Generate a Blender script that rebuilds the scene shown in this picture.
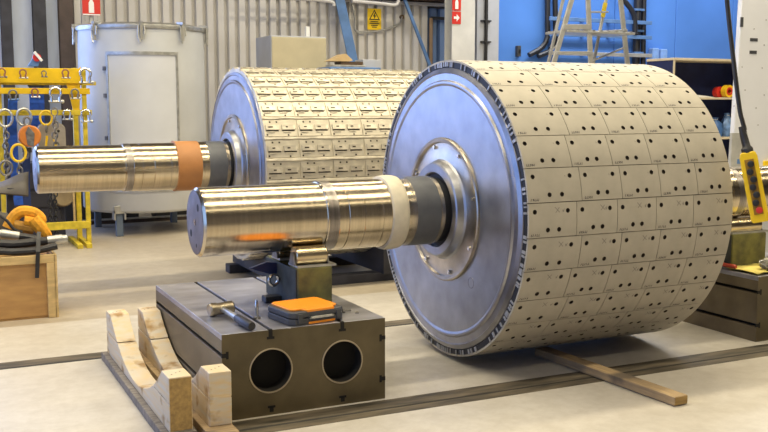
import bpy, bmesh, math, random
from mathutils import Vector, Matrix
random.seed(7)
for o in list(bpy.data.objects): bpy.data.objects.remove(o)
SC = bpy.context.scene
COL = SC.collection
PI = math.pi

# ------------------------------------------------------------------ camera
FPX, PITCH, AL, HC = 966.7, 0.1159, 1.1229, 1.65
fwd = Vector((math.cos(AL), math.sin(AL), 0)); rgt = Vector((math.sin(AL), -math.cos(AL), 0))
cF = fwd*math.cos(PITCH) + Vector((0, 0, -math.sin(PITCH)))
cU = fwd*math.sin(PITCH) + Vector((0, 0, math.cos(PITCH)))
CP = Vector((0, 0, HC))
cd = bpy.data.cameras.new('camera'); cam = bpy.data.objects.new('camera', cd); COL.objects.link(cam)
cd.sensor_width = 36; cd.lens = 36*FPX/768; cd.clip_end = 200
cam.matrix_world = Matrix.Translation(CP) @ Matrix((rgt, cU, -cF)).transposed().to_4x4()
SC.camera = cam

def ray(x, y): return cF + rgt*((x-384)/FPX) + cU*((216-y)/FPX)
def gz(x, y, z=0.0): d = ray(x, y); return CP + d*((z-HC)/d.z)
def gy(x, y, Y): d = ray(x, y); return CP + d*(Y/d.y)

# ------------------------------------------------------------------ world, lights, exposure
W = bpy.data.worlds.new('world'); SC.world = W; W.use_nodes = True
bg = W.node_tree.nodes['Background']
bg.inputs[0].default_value = (0.30, 0.50, 1.0, 1); bg.inputs[1].default_value = 0.7
SC.view_settings.view_transform = 'Standard'; SC.view_settings.look = 'None'
SC.view_settings.gamma = 1; SC.view_settings.use_curve_mapping = False
SC.view_settings.exposure = -0.15

def area(name, loc, sx, sy, power, color, rot=(0, 0, 0)):
    l = bpy.data.lights.new(name, 'AREA'); l.shape = 'RECTANGLE'; l.size = sx; l.size_y = sy
    l.energy = power; l.color = color
    o = bpy.data.objects.new(name, l); COL.objects.link(o); o.location = loc; o.rotation_euler = rot
    return o
WARM = (1.0, 0.88, 0.63)
for (y, p) in ((-0.8, 190), (2.8, 600), (6.6, 860), (10.4, 620)):
    area('ceiling_lamp_row', (4.5, y, 6.9), 15, 0.45, p, WARM)
area('ceiling_lamp_row', (12.5, 13.2, 6.9), 8, 0.45, 560, (0.9, 0.93, 1.0))
# daylight coming in through the open hall gate on the left
area('window_daylight', (-2.6, 15.2, 2.9), 6.4, 4.2, 540, (0.34, 0.50, 1.0), (-PI/2, 0, 0))
area('gate_daylight', (-6.8, 5.0, 3.1), 13, 5.6, 400, (0.27, 0.46, 1.0), (0, -PI/2, 0)).rotation_euler = (PI/2, 0, -PI/2)

# ------------------------------------------------------------------ materials
MATS = {}
def mat(name, col, rough=0.5, metal=0.0, var=0.12, scale=6.0, stretch=(1, 1, 1), bump=0.0, rvar=0.0,
        col2=None, emit=None, detail=4.0, spec=0.5, coat=0.0, alpha=None, trans=0.0, spots=None):
    if name in MATS: return MATS[name]
    m = bpy.data.materials.new(name); m.use_nodes = True; nt = m.node_tree; N = nt.nodes; L = nt.links
    b = N['Principled BSDF']
    b.inputs['Roughness'].default_value = rough; b.inputs['Metallic'].default_value = metal
    b.inputs['Specular IOR Level'].default_value = spec
    if coat: b.inputs['Coat Weight'].default_value = coat; b.inputs['Coat Roughness'].default_value = 0.1
    if trans: b.inputs['Transmission Weight'].default_value = trans
    tc = N.new('ShaderNodeTexCoord'); mp = N.new('ShaderNodeMapping'); mp.inputs['Scale'].default_value = stretch
    L.new(tc.outputs['Object'], mp.inputs[0])
    nz = N.new('ShaderNodeTexNoise'); nz.inputs['Scale'].default_value = scale; nz.inputs['Detail'].default_value = detail
    L.new(mp.outputs[0], nz.inputs['Vector'])
    cr = N.new('ShaderNodeValToRGB'); c2 = col2 if col2 else tuple(c*(1-var*2) for c in col)
    c1 = col if col2 else tuple(min(1, c*(1+var)) for c in col)
    cr.color_ramp.elements[0].position = 0.32; cr.color_ramp.elements[1].position = 0.68
    cr.color_ramp.elements[0].color = (*c2, 1); cr.color_ramp.elements[1].color = (*c1, 1)
    L.new(nz.outputs['Fac'], cr.inputs[0]); L.new(cr.outputs[0], b.inputs['Base Color'])
    if spots:
        n2 = N.new('ShaderNodeTexNoise'); n2.inputs['Scale'].default_value = spots[1]; n2.inputs['Detail'].default_value = 3
        L.new(tc.outputs['Object'], n2.inputs['Vector']); rp2 = N.new('ShaderNodeMapRange'); rp2.inputs['From Min'].default_value = spots[2]; rp2.inputs['From Max'].default_value = spots[2]+.12
        L.new(n2.outputs['Fac'], rp2.inputs['Value']); mx = N.new('ShaderNodeMixRGB'); mx.inputs[2].default_value = (*spots[0], 1)
        L.new(rp2.outputs[0], mx.inputs[0]); L.new(cr.outputs[0], mx.inputs[1]); L.new(mx.outputs[0], b.inputs['Base Color'])
    if rvar:
        mr = N.new('ShaderNodeMapRange'); mr.inputs['To Min'].default_value = max(0.03, rough-rvar); mr.inputs['To Max'].default_value = min(1, rough+rvar)
        L.new(nz.outputs['Fac'], mr.inputs['Value']); L.new(mr.outputs[0], b.inputs['Roughness'])
    if bump:
        bp = N.new('ShaderNodeBump'); bp.inputs['Strength'].default_value = bump; bp.inputs['Distance'].default_value = 0.01
        L.new(nz.outputs['Fac'], bp.inputs['Height']); L.new(bp.outputs[0], b.inputs['Normal'])
    if emit: b.inputs['Emission Color'].default_value = (*col, 1); b.inputs['Emission Strength'].default_value = emit
    if alpha is not None: b.inputs['Alpha'].default_value = alpha
    MATS[name] = m; return m

steel = mat('turned steel', (0.58, 0.50, 0.37), 0.21, 1, 0.08, 5, (16, 0.5, 0.5), 0.006, 0.06)
steel_dark = mat('dark turned band', (0.33, 0.30, 0.28), 0.33, 1, 0.12, 5, (22, 0.6, 0.6), 0.03, 0.08)
steel_end = mat('shaft end steel', (0.27, 0.26, 0.28), 0.42, 1, 0.2, 7, bump=0.05, rvar=0.1)
band_grey = mat('grey coated band', (0.14, 0.145, 0.155), 0.5, 0.35, 0.06, 12)
plate = mat('brushed face plate', (0.40, 0.41, 0.45), 0.42, 1, 0.10, 7, (1, 1, 1), 0.03, 0.08)
rimmat = mat('machined rim', (0.34, 0.34, 0.37), 0.36, 1, 0.15, 5, bump=0.03, rvar=0.12)
hubmat = mat('machined hub', (0.48, 0.43, 0.36), 0.32, 1, 0.18, 6, bump=0.03, rvar=0.1)
blackgap = mat('black gap', (0.012, 0.013, 0.018), 0.6, 0, 0.1)
holemat = mat('bolt hole interior', (0.035, 0.024, 0.016), 0.7, 0.2, 0.1)
tilemat = mat('beige tile', (0.435, 0.40, 0.33), 0.55, 0.0, 0.045, 9, bump=0.03, spec=0.3)
inkmat = mat('marker ink', (0.06, 0.055, 0.06), 0.7)
pencilmat = mat('pencil mark', (0.24, 0.22, 0.20), 0.7)
seam_dark = mat('tile joint', (0.10, 0.085, 0.07), 0.8)
toothmat = mat('pale edge stud', (0.36, 0.37, 0.40), 0.45, 0.3)
tape_white = mat('white tape', (0.72, 0.65, 0.49), 0.6, 0, 0.05, 14, bump=0.15)
tape_orange = mat('orange tape', (0.48, 0.21, 0.065), 0.55, 0, 0.05, 8)
cast = mat('machined cast iron', (0.125, 0.097, 0.05), 0.45, 0.25, 0.16, 5, (1, 1, 1), 0.05, 0.1, detail=6)
cast_top = mat('scraped cast iron top with blue sheen', (0.40, 0.40, 0.45), 0.40, 0.75, 0.14, 3.2, (1, 2.5, 1), 0.03, 0.1, detail=8)  # blue daylight sheen on the top is put into this colour
cast_side = mat('cast side', (0.17, 0.135, 0.085), 0.45, 0.4, 0.14, 5, bump=0.05, rvar=0.1)
bore = mat('bore rim', (0.42, 0.36, 0.27), 0.35, 0.8, 0.1)
darkin = mat('casting interior shade', (0.010, 0.009, 0.008), 0.85)  # near-black, shade inside bores and slots is put into the colour
wood_pale = mat('weathered pale timber', (0.66, 0.50, 0.28), 0.75, 0, 0.1, 4, (3, 0.8, 14), 0.12, col2=(0.60, 0.54, 0.44), detail=6, spots=((.36, .22, .09), 7.5, .56))
wood_end = mat('timber end grain', (0.46, 0.30, 0.10), 0.8, 0, 0.15, 9, (6, 1, 6), 0.15, col2=(0.30, 0.19, 0.07))
wood_plank = mat('sawn plank', (0.44, 0.31, 0.16), 0.75, 0, 0.15, 5, (1.2, 14, 14), 0.12, col2=(0.27, 0.19, 0.11), spots=((.13, .10, .07), 3.5, .55))
wood_old = mat('dirty base timber', (0.23, 0.20, 0.17), 0.85, 0, 0.2, 7, (2, 8, 2), 0.2)
ply = mat('plywood', (0.52, 0.30, 0.10), 0.6, 0, 0.08, 3, (2, 1, 9), 0.05, col2=(0.42, 0.23, 0.08))
pine = mat('pine batten', (0.62, 0.44, 0.19), 0.65, 0, 0.1, 4, (2, 2, 8), 0.06)
yellow = mat('yellow paint', (0.80, 0.52, 0.01), 0.42, 0, 0.08, 6)
yellow_old = mat('worn yellow paint', (0.62, 0.47, 0.03), 0.5, 0, 0.15, 12)
olive = mat('olive painted casting', (0.20, 0.19, 0.06), 0.85, 0.0, 0.25, 14, bump=0.15, col2=(0.10, 0.095, 0.045))
olive_dark = mat('dark casting side', (0.05, 0.055, 0.05), 0.8, 0.0, 0.25, 9, bump=0.1)
brass = mat('polished roller', (0.66, 0.55, 0.36), 0.25, 1, 0.1, 5)
tankmat = mat('galvanised tank paint', (0.56, 0.58, 0.60), 0.5, 0.15, 0.06, 1.6, bump=0.02)
tankdoor = mat('tank door panel', (0.60, 0.62, 0.66), 0.48, 0.1, 0.04, 2)
galv = mat('galvanised steel', (0.52, 0.52, 0.50), 0.38, 0.8, 0.12, 14)
chrome = mat('bright chain steel', (0.70, 0.69, 0.66), 0.25, 1, 0.1)
dullsteel = mat('dull forged steel', (0.23, 0.22, 0.21), 0.5, 0.8, 0.2, 20)
rust = mat('rusty shackle', (0.30, 0.13, 0.08), 0.6, 0.3, 0.2, 20)
black_rubber = mat('black rubber', (0.022, 0.022, 0.026), 0.45, 0, 0.2, 10)
dark_cloth = mat('dark canvas', (0.075, 0.068, 0.06), 0.85, 0, 0.25, 8, bump=0.2)
grey_mat = mat('grey rubber mat', (0.11, 0.095, 0.075), 0.6, 0, 0.15, 6)
orange_sling = mat('orange textile sling', (0.80, 0.36, 0.02), 0.8, 0, 0.12, 30, bump=0.3)
blue_sling = mat('blue textile sling', (0.02, 0.10, 0.55), 0.7, 0, 0.15, 20)
orange_plastic = mat('orange plastic', (0.90, 0.30, 0.015), 0.4, 0, 0.03)
dark_plastic = mat('dark grey plastic', (0.055, 0.058, 0.068), 0.5, 0, 0.06)
cladding = mat('beige corrugated cladding', (0.60, 0.585, 0.57), 0.5, 0.05, 0.05, 1.5)
cladding_blue = mat('shaded blue corrugated cladding', (0.14, 0.22, 0.40), 0.45, 0.05, 0.08, 1.5)  # shade over this stretch is put into the darker blue
bluewall = mat('glossy blue wall panel', (0.10, 0.26, 0.72), 0.20, 0.0, 0.08, 0.6, bump=0.015, coat=0.4)
whiteblue = mat('pale blue white sheet', (0.55, 0.62, 0.78), 0.5, 0, 0.05, 2, (4, 4, 1))
darkcol = mat('dark steel column', (0.035, 0.035, 0.045), 0.6, 0, 0.2)
browncol = mat('brown primed column', (0.075, 0.052, 0.042), 0.6, 0, 0.15)
brownbeam = mat('brown roof beam', (0.09, 0.055, 0.03), 0.7, 0, 0.2)
bluesteel = mat('blue painted steel', (0.12, 0.24, 0.50), 0.45, 0.1, 0.12, 4)
whitecol = mat('white painted column', (0.62, 0.62, 0.60), 0.5, 0, 0.06, 3)
cabinetm = mat('beige cabinet enamel', (0.50, 0.45, 0.31), 0.5, 0, 0.03)
cabside = mat('grey blue cabinet side', (0.45, 0.47, 0.52), 0.5, 0, 0.03)
card = mat('cardboard', (0.55, 0.40, 0.21), 0.8, 0, 0.06)
red = mat('sign red', (0.60, 0.03, 0.02), 0.45, 0, 0.03)
white = mat('sign white', (0.80, 0.80, 0.78), 0.5, 0, 0.02)
signyel = mat('sign yellow', (0.86, 0.58, 0.01), 0.45, 0, 0.02)
black = mat('black paint', (0.015, 0.015, 0.017), 0.5, 0, 0.05)
blackpipe = mat('black pipe', (0.02, 0.022, 0.03), 0.4, 0, 0.1)
alu = mat('ladder aluminium', (0.62, 0.62, 0.60), 0.4, 0.6, 0.06, 10)
shelfblue = mat('dark blue shelf back', (0.012, 0.02, 0.09), 0.6, 0, 0.15)
shelfwood = mat('shelf board edge', (0.60, 0.52, 0.38), 0.6, 0, 0.06)
whitepanel = mat('white enamel sheet', (0.70, 0.72, 0.78), 0.38, 0, 0.02, 3)
cloth_yel = mat('yellow cloth', (0.74, 0.62, 0.16), 0.8, 0, 0.08, 12, bump=0.15)
clearwrap = mat('crumpled clear wrap', (0.62, 0.62, 0.62), 0.12, 0, 0.3, 9, bump=0.6, trans=0.55)
shell_raw = mat('raw cast shell', (0.60, 0.55, 0.44), 0.45, 0.35, 0.12, 7, bump=0.08, rvar=0.1)
pad_raw = mat('raw pad', (0.62, 0.57, 0.46), 0.42, 0.4, 0.14, 16, bump=0.06)
bead_raw = mat('pale filler bead', (0.72, 0.66, 0.52), 0.6, 0, 0.12, 10, bump=0.2)
wallgrey = mat('plain hall wall', (0.20, 0.18, 0.16), 0.7)
ceilm = mat('hall ceiling', (0.10, 0.085, 0.07), 0.8)

def floor_material(ca=(0.41, 0.35, 0.265), cb_=(0.52, 0.46, 0.36)):
    m = bpy.data.materials.new('sealed concrete floor'); m.use_nodes = True; nt = m.node_tree; N = nt.nodes; L = nt.links
    b = N['Principled BSDF']; tc = N.new('ShaderNodeTexCoord')
    n1 = N.new('ShaderNodeTexNoise'); n1.inputs['Scale'].default_value = 0.55; n1.inputs['Detail'].default_value = 5
    n2 = N.new('ShaderNodeTexNoise'); n2.inputs['Scale'].default_value = 9; n2.inputs['Detail'].default_value = 8; n2.inputs['Roughness'].default_value = 0.7
    n3 = N.new('ShaderNodeTexNoise'); n3.inputs['Scale'].default_value = 2.2; n3.inputs['Detail'].default_value = 6
    mp = N.new('ShaderNodeMapping'); mp.inputs['Scale'].default_value = (0.35, 1.6, 1)
    L.new(tc.outputs['Object'], mp.inputs[0]); L.new(mp.outputs[0], n3.inputs['Vector'])
    for n in (n1, n2): L.new(tc.outputs['Object'], n.inputs['Vector'])
    r1 = N.new('ShaderNodeValToRGB'); r1.color_ramp.elements[0].position = .35; r1.color_ramp.elements[1].position = .65
    r1.color_ramp.elements[0].color = (*ca, 1); r1.color_ramp.elements[1].color = (*cb_, 1)
    L.new(n1.outputs['Fac'], r1.inputs[0])
    r2 = N.new('ShaderNodeValToRGB'); r2.color_ramp.elements[0].position = .36; r2.color_ramp.elements[1].position = .62
    r2.color_ramp.elements[0].color = (0.80, 0.78, 0.75, 1); r2.color_ramp.elements[1].color = (1, 1, 1, 1)
    L.new(n2.outputs['Fac'], r2.inputs[0])
    r3 = N.new('ShaderNodeValToRGB'); r3.color_ramp.elements[0].position = .30; r3.color_ramp.elements[1].position = .55
    r3.color_ramp.elements[0].color = (0.78, 0.74, 0.68, 1); r3.color_ramp.elements[1].color = (1, 1, 1, 1)
    L.new(n3.outputs['Fac'], r3.inputs[0])
    m1 = N.new('ShaderNodeMixRGB'); m1.blend_type = 'MULTIPLY'; m1.inputs[0].default_value = 0.7
    m2 = N.new('ShaderNodeMixRGB'); m2.blend_type = 'MULTIPLY'; m2.inputs[0].default_value = 0.22
    L.new(r1.outputs[0], m1.inputs[1]); L.new(r2.outputs[0], m1.inputs[2]); L.new(m1.outputs[0], m2.inputs[1]); L.new(r3.outputs[0], m2.inputs[2])
    L.new(m2.outputs[0], b.inputs['Base Color'])
    mr = N.new('ShaderNodeMapRange'); mr.inputs['To Min'].default_value = .28; mr.inputs['To Max'].default_value = .55
    L.new(n1.outputs['Fac'], mr.inputs['Value']); L.new(mr.outputs[0], b.inputs['Roughness'])
    bp = N.new('ShaderNodeBump'); bp.inputs['Strength'].default_value = .05; L.new(n2.outputs['Fac'], bp.inputs['Height']); L.new(bp.outputs[0], b.inputs['Normal'])
    return m
floorm = floor_material()
stained = mat('stained floor strip', (0.15, 0.12, 0.08), 0.6, 0, 0.1, 6, (0.6, 3, 1), col2=(0.035, 0.03, 0.022), detail=8)
groove_dark = mat('floor groove', (0.03, 0.028, 0.026), 0.8)

# ------------------------------------------------------------------ mesh builder
class MB:
    def __init__(s): s.v = []; s.f = []; s.m = []
    def add(s, vs, fs, mi=0):
        o = len(s.v); s.v += [tuple(v) for v in vs]; s.f += [tuple(i+o for i in f) for f in fs]; s.m += [mi]*len(fs); return s
    def box(s, x0, x1, y0, y1, z0, z1, mi=0, T=None):
        vs = [Vector((x, y, z)) for z in (z0, z1) for y in (y0, y1) for x in (x0, x1)]
        if T: vs = [T @ v for v in vs]
        return s.add(vs, [(0, 2, 3, 1), (4, 5, 7, 6), (0, 1, 5, 4), (2, 6, 7, 3), (0, 4, 6, 2), (1, 3, 7, 5)], mi)
    def prism(s, poly, a0, a1, axis='x', mi=0, T=None):
        # poly: 2D points; axis 'x': (y,z) extruded along x ; 'y': (x,z) ; 'z': (x,y)
        n = len(poly)
        def P(p, a):
            v = {'x': (a, p[0], p[1]), 'y': (p[0], a, p[1]), 'z': (p[0], p[1], a)}[axis]
            v = Vector(v); return T @ v if T else v
        vs = [P(p, a0) for p in poly] + [P(p, a1) for p in poly]
        fs = [tuple(range(n-1, -1, -1)), tuple(range(n, 2*n))] + [(i, (i+1) % n, n+(i+1) % n, n+i) for i in range(n)]
        return s.add(vs, fs, mi)
    def lathe(s, prof, seg=48, axis='x', c=(0, 0, 0), mi=0, cap0=False, cap1=False, a0=0, a1=2*PI, T=None):
        full = abs(a1-a0-2*PI) < 1e-6; k = seg if full else seg+1; vs = []
        for (h, r) in prof:
            for i in range(k):
                a = a0+(a1-a0)*i/seg; p, q = r*math.cos(a), r*math.sin(a)
                v = {'x': (h, p, q), 'y': (q, h, p), 'z': (p, q, h)}[axis]
                v = Vector(v); v = T @ v if T else v
                vs.append(v+Vector(c))
        fs = []
        for j in range(len(prof)-1):
            for i in range(seg):
                i2 = (i+1) % k
                fs.append((j*k+i, (j+1)*k+i, (j+1)*k+i2, j*k+i2))
        if cap0: fs.append(tuple(range(k)))
        if cap1: fs.append(tuple(range((len(prof)-1)*k+k-1, (len(prof)-1)*k-1, -1)))
        return s.add(vs, fs, mi)
    def tube(s, pts, r, seg=8, closed=False, mi=0, caps=True):
        pts = [Vector(p) for p in pts]; n = len(pts); R = r if isinstance(r, (list, tuple)) else [r]*n
        prev = None; vs = []
        for i in range(n):
            if closed: t = pts[(i+1) % n]-pts[i-1]
            else: t = pts[min(i+1, n-1)]-pts[max(i-1, 0)]
            t.normalize()
            if prev is None:
                u = Vector((0, 0, 1)) if abs(t.z) < .9 else Vector((1, 0, 0)); u = (u-t*u.dot(t)).normalized()
            else: u = (prev-t*prev.dot(t)).normalized()
            prev = u; w = t.cross(u)
            for k in range(seg):
                a = 2*PI*k/seg; vs.append(pts[i]+(u*math.cos(a)+w*math.sin(a))*R[i])
        fs = []
        for i in range(n if closed else n-1):
            j = (i+1) % n
            for k in range(seg): fs.append((i*seg+k, i*seg+(k+1) % seg, j*seg+(k+1) % seg, j*seg+k))
        if caps and not closed: fs += [tuple(range(seg-1, -1, -1)), tuple(range((n-1)*seg, n*seg))]
        return s.add(vs, fs, mi)
    def bar(s, a, b, w, d, mi=0, up=(0, 0, 1)):
        # rectangular bar from a to b; w across, d along up-ish
        a, b = Vector(a), Vector(b); t = (b-a).normalized(); up = Vector(up)
        if abs(t.dot(up)) > .98: up = Vector((0, 1, 0))
        u = (up-t*up.dot(t)).normalized(); w_ = t.cross(u)
        vs = [p+w_*(i*w/2)+u*(j*d/2) for p in (a, b) for (i, j) in ((-1, -1), (1, -1), (1, 1), (-1, 1))]
        return s.add(vs, [(3, 2, 1, 0), (4, 5, 6, 7), (0, 1, 5, 4), (1, 2, 6, 5), (2, 3, 7, 6), (3, 0, 4, 7)], mi)
    def ball(s, c, r, seg=12, rings=8, mi=0, sc=(1, 1, 1)):
        pr = [(-r*math.cos(PI*i/rings), max(1e-4, r*math.sin(PI*i/rings))) for i in range(rings+1)]
        T = Matrix.Diagonal((*sc, 1)); return s.lathe(pr, seg, 'z', c, mi, T=T)
    def build(s, name, mats, parent=None, smooth=True, ang=35, bevel=0, local=False, seg=2):
        me = bpy.data.meshes.new(name)
        org = Vector((0, 0, 0))
        if parent is not None and not local: org = Vector(parent.get('org', (0, 0, 0)))
        me.from_pydata([tuple(Vector(v)-org) for v in s.v], [], s.f)
        mats = mats if isinstance(mats, (list, tuple)) else [mats]
        for m in mats: me.materials.append(m)
        me.polygons.foreach_set('material_index', s.m); 
        bm = bmesh.new(); bm.from_mesh(me); bmesh.ops.recalc_face_normals(bm, faces=bm.faces); bm.to_mesh(me); bm.free()
        if smooth:
            me.polygons.foreach_set('use_smooth', [True]*len(me.polygons)); me.set_sharp_from_angle(angle=math.radians(ang))
        o = bpy.data.objects.new(name, me); COL.objects.link(o)
        if parent is not None: o.parent = parent; o['org'] = tuple(org)
        if bevel:
            b = o.modifiers.new('bevel', 'BEVEL'); b.width = bevel; b.segments = seg; b.limit_method = 'ANGLE'; b.angle_limit = math.radians(40)
        return o

def tag(o, label, cat, group=None, kind=None):
    if label: o['label'] = label
    if cat: o['category'] = cat
    if group: o['group'] = group
    if kind: o['kind'] = kind
    return o
def thing(name, label, cat, loc=(0, 0, 0), group=None, rotz=0):
    o = bpy.data.objects.new(name, None); COL.objects.link(o); o.location = loc; o['org'] = tuple(loc) if not rotz else (0, 0, 0)
    o.rotation_euler.z = rotz; o.empty_display_size = .1
    return tag(o, label, cat, group)
def struct(o): o['kind'] = 'structure'; return o
def inst(src, parent, loc=None, rot=None):
    c = src.copy(); COL.objects.link(c); c.parent = parent
    if loc is not None: c.location = loc
    if rot is not None: c.rotation_euler = rot
    return c

# ================================================================== SETTING
fl = struct(MB().box(-7, 22, -6, 16, -0.2, 0).build('floor', floorm, smooth=False))
floor2 = floor_material((0.50, 0.46, 0.40), (0.62, 0.59, 0.54))
MB().box(-7, 22, -6, 7.55, -.05, .0012).build('floor_slab', floor2, fl, smooth=False)
# two floor channels parallel to the roll axis: stained strip with a dark groove
def strip(y0, y1, x0, x1, z, m): return MB().box(x0, x1, y0, y1, -0.05, z).build('floor_rail', m, fl, smooth=False)
strip(4.50, 4.585, -7, 22, 0.002, stained); strip(4.585, 4.60, -7, 22, 0.003, groove_dark); strip(4.60, 4.73, -7, 22, 0.004, stained)
strip(6.33, 6.36, -7, 22, 0.003, groove_dark); strip(6.36, 6.50, -7, 22, 0.002, stained)

WB = 15.5
wb = struct(MB().box(-7, 22, WB+.12, WB+.3, 0, 7.5).build('wall_back', wallgrey, smooth=False))
struct(MB().box(22, 22.2, -6, 16, 0, 7.5).build('wall_right', wallgrey, smooth=False))
struct(MB().box(-7, 22, -6.2, -6, 0, 7.5).build('wall_front', wallgrey, smooth=False))
struct(MB().box(-7.2, 22.2, -6.2, 16, 7.5, 7.6).build('ceiling', ceilm, smooth=False))
struct(MB().box(-7.2, -7, 11.8, 16, 0, 7.5).box(-7.2, -7, -6, -1.8, 0, 7.5).box(-7.2, -7, -1.8, 11.8, 6.0, 7.5).build('wall_left', wallgrey, smooth=False))

# corrugated cladding: sheets of trapezoid ribs
def sheet(x0, nrib, pitch, z0, z1, m, y=WB, dp=.085, name='cladding_sheet'):
    pts = []
    for i in range(nrib):
        a = x0+i*pitch
        pts += [(a, y+dp), (a+pitch*.28, y+dp), (a+pitch*.36, y), (a+pitch*.92, y)]
    pts.append((x0+nrib*pitch, y+dp))
    vs = [(p[0], p[1], z) for z in (z0, z1) for p in pts]; n = len(pts)
    return MB().add(vs, [(i, i+1, n+i+1, n+i) for i in range(n-1)]).build(name, m, wb, smooth=False)
XA = gy(78, 40, WB).x; XB = gy(424, 40, WB).x; XC = gy(452, 40, WB).x
pit = .178; x = XA
while x < XB-.1:
    n = max(1, min(6, round((XB-x)/pit))); sheet(x, n, pit, 0, 3.38, cladding); x += n*pit
sheet(x, int((XC-x)/.178)+2, .178, 0, 3.34, cladding_blue)
# eaves beam and trim strip above the cladding
MB().box(XA-.5, XC+.3, WB-.02, WB+.1, 3.38, 3.44).build('cladding_trim', cladding, wb, smooth=False, bevel=.01)
tb = MB().box(gy(325, 0, WB-.3).x, gy(455, 0, WB-.3).x, WB-.35, WB+.1, 3.46, 3.85).build('roof_beam', brownbeam, smooth=False); tb['kind'] = 'structure'; tb.name = 'trim_1'

# blue wall: large glossy panels
xb0 = gy(476, 40, WB).x; xe = 21.9; pw = 1.55; x = xb0; i = 0
while x < xe:
    x1 = min(x+pw-.012, xe)
    MB().box(x, x1, WB-.10, WB+.1, 0, 7.4).build('wall_panel', bluewall, wb, smooth=False, bevel=.012)
    x += pw
# pale sheets and dark columns at the far left
WL = 14.6
for (a, b) in ((-14, 5), (12, 37), (46, 63)):
    MB().box(gy(a, 60, WL).x, gy(b, 60, WL).x, WL+.02, WL+.06, 0, 5).build('wall_panel', whiteblue, wb, smooth=False)
for (a, b, m) in ((3, 14, darkcol), (35, 48, darkcol), (61, 75, browncol)):
    xa, xb_ = gy(a, 60, WL-.15).x, gy(b, 60, WL-.15).x; xm = (xa+xb_)/2
    o = MB().box(xa, xb_, WL-.15, WL-.135, 0, 5).box(xa, xb_, WL+.005, WL+.02, 0, 5).box(xm-.006, xm+.006, WL-.135, WL+.005, 0, 5).build('trim_%d' % (2+int(a > 30)+int(a > 60)), m, smooth=False); struct(o)
o = MB().box(gy(75, 60, WL).x, gy(82, 60, WL).x, WL-.05, WL+.1, 0, 5).build('trim_5', cladding, smooth=False, bevel=.01); struct(o)

# ================================================================== THE TWO GRINDING ROLLS
NROW = 30; DA = 2*PI/NROW
def tile_mesh(w, R, marks):
    b = MB(); h = R*DA; g = .0022; th = .012; c = .017; hr = .0142
    def P(u, s, dr=0):
        a = (s-h/2)/R; r = R+dr; return (u, -r*math.sin(a), r*math.cos(a))
    fu = [.13*w, .40*w, .63*w, .81*w]; fs_ = [.25*h, .78*h]
    us = [g]+[q for f in fu for q in (f-c, f+c)]+[w-g]
    ss = [g, fs_[0]-c, fs_[0]+c, .5*h, fs_[1]-c, fs_[1]+c, h-g]
    holes = {(1, 1), (7, 1), (3, 4), (5, 4)}
    nu, ns = len(us), len(ss)
    b.add([P(u, s) for s in ss for u in us], [])
    for j in range(ns-1):
        for i in range(nu-1):
            q = (j*nu+i, j*nu+i+1, (j+1)*nu+i+1, (j+1)*nu+i)
            if (i, j) not in holes: b.f.append(q); b.m.append(0); continue
            cu, cs = (us[i]+us[i+1])/2, (ss[j]+ss[j+1])/2; o = len(b.v)
            ang = [math.radians(22.5+45*k) for k in range(8)]
            for dr in (0, -.010, -.0135):
                rr = hr if dr > -.012 else hr*.6
                b.v += [P(cu+rr*math.cos(a), cs+rr*math.sin(a), dr) for a in ang]
            # cell corners at 45,135,225,315 degrees -> (+u,+s) (-u,+s) (-u,-s) (+u,-s)
            co = [q[2], q[3], q[0], q[1]]
            for k in range(4):
                b.f.append((co[k], o+2*k, o+2*k+1)); b.m.append(0)
                k2 = (k+1) % 4; b.f.append((co[k], o+2*k+1, o+(2*k+2) % 8, co[k2])); b.m.append(0)
            for l in range(2):
                for k in range(8): b.f.append((o+8*l+k, o+8*l+(k+1) % 8, o+8*l+8+(k+1) % 8, o+8*l+8+k)); b.m.append(1)
            b.f.append(tuple(o+16+k for k in range(8))); b.m.append(1)
    # edges
    per = [i for i in range(nu)]+[j*nu+nu-1 for j in range(1, ns)]+[(ns-1)*nu+i for i in range(nu-2, -1, -1)]+[j*nu for j in range(ns-2, 0, -1)]
    uv = {j*nu+i: (us[i], ss[j]) for j in range(ns) for i in range(nu)}
    o = len(b.v); b.v += [P(*uv[k], -th) for k in per]; n = len(per)
    for k in range(n): b.f.append((per[k], per[(k+1) % n], o+(k+1) % n, o+k)); b.m.append(0)
    def stroke(u0, s0, u1, s1, wd, mi):
        d = Vector((u1-u0, s1-s0)); d.normalize(); nn = Vector((-d.y, d.x))*wd/2
        b.add([P(u0+nn.x, s0+nn.y, .0006), P(u0-nn.x, s0-nn.y, .0006), P(u1-nn.x, s1-nn.y, .0006), P(u1+nn.x, s1+nn.y, .0006)], [(0, 1, 2, 3)], mi)
    rnd = random.Random(marks*11+3)
    u = .02
    for k in range(5):                               # hand-written number, bottom left
        s0 = .91*h; a = rnd.choice([-1, 0, 1])
        stroke(u, s0+.007, u+.006+a*.002, s0-.007, .0035, 2); 
        if rnd.random() < .6: stroke(u, s0-.006*a, u+.009, s0+.004, .003, 2)
        u += .0125
    stroke(.71*w, .24*h, .715*w+.004, .27*h, .004, 3)
    if marks >= 2:                                   # pencilled cross and tick
        x0 = .56*w+.01*(marks-2); s0 = .22*h
        stroke(x0-.016, s0-.016, x0+.016, s0+.014, .004, 3); stroke(x0-.012, s0+.016, x0+.014, s0-.014, .004, 3)
        stroke(.7*w, s0, .71*w, s0+.014, .004, 3); stroke(.71*w, s0+.014, .735*w, s0-.006, .004, 3)
    return b

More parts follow.
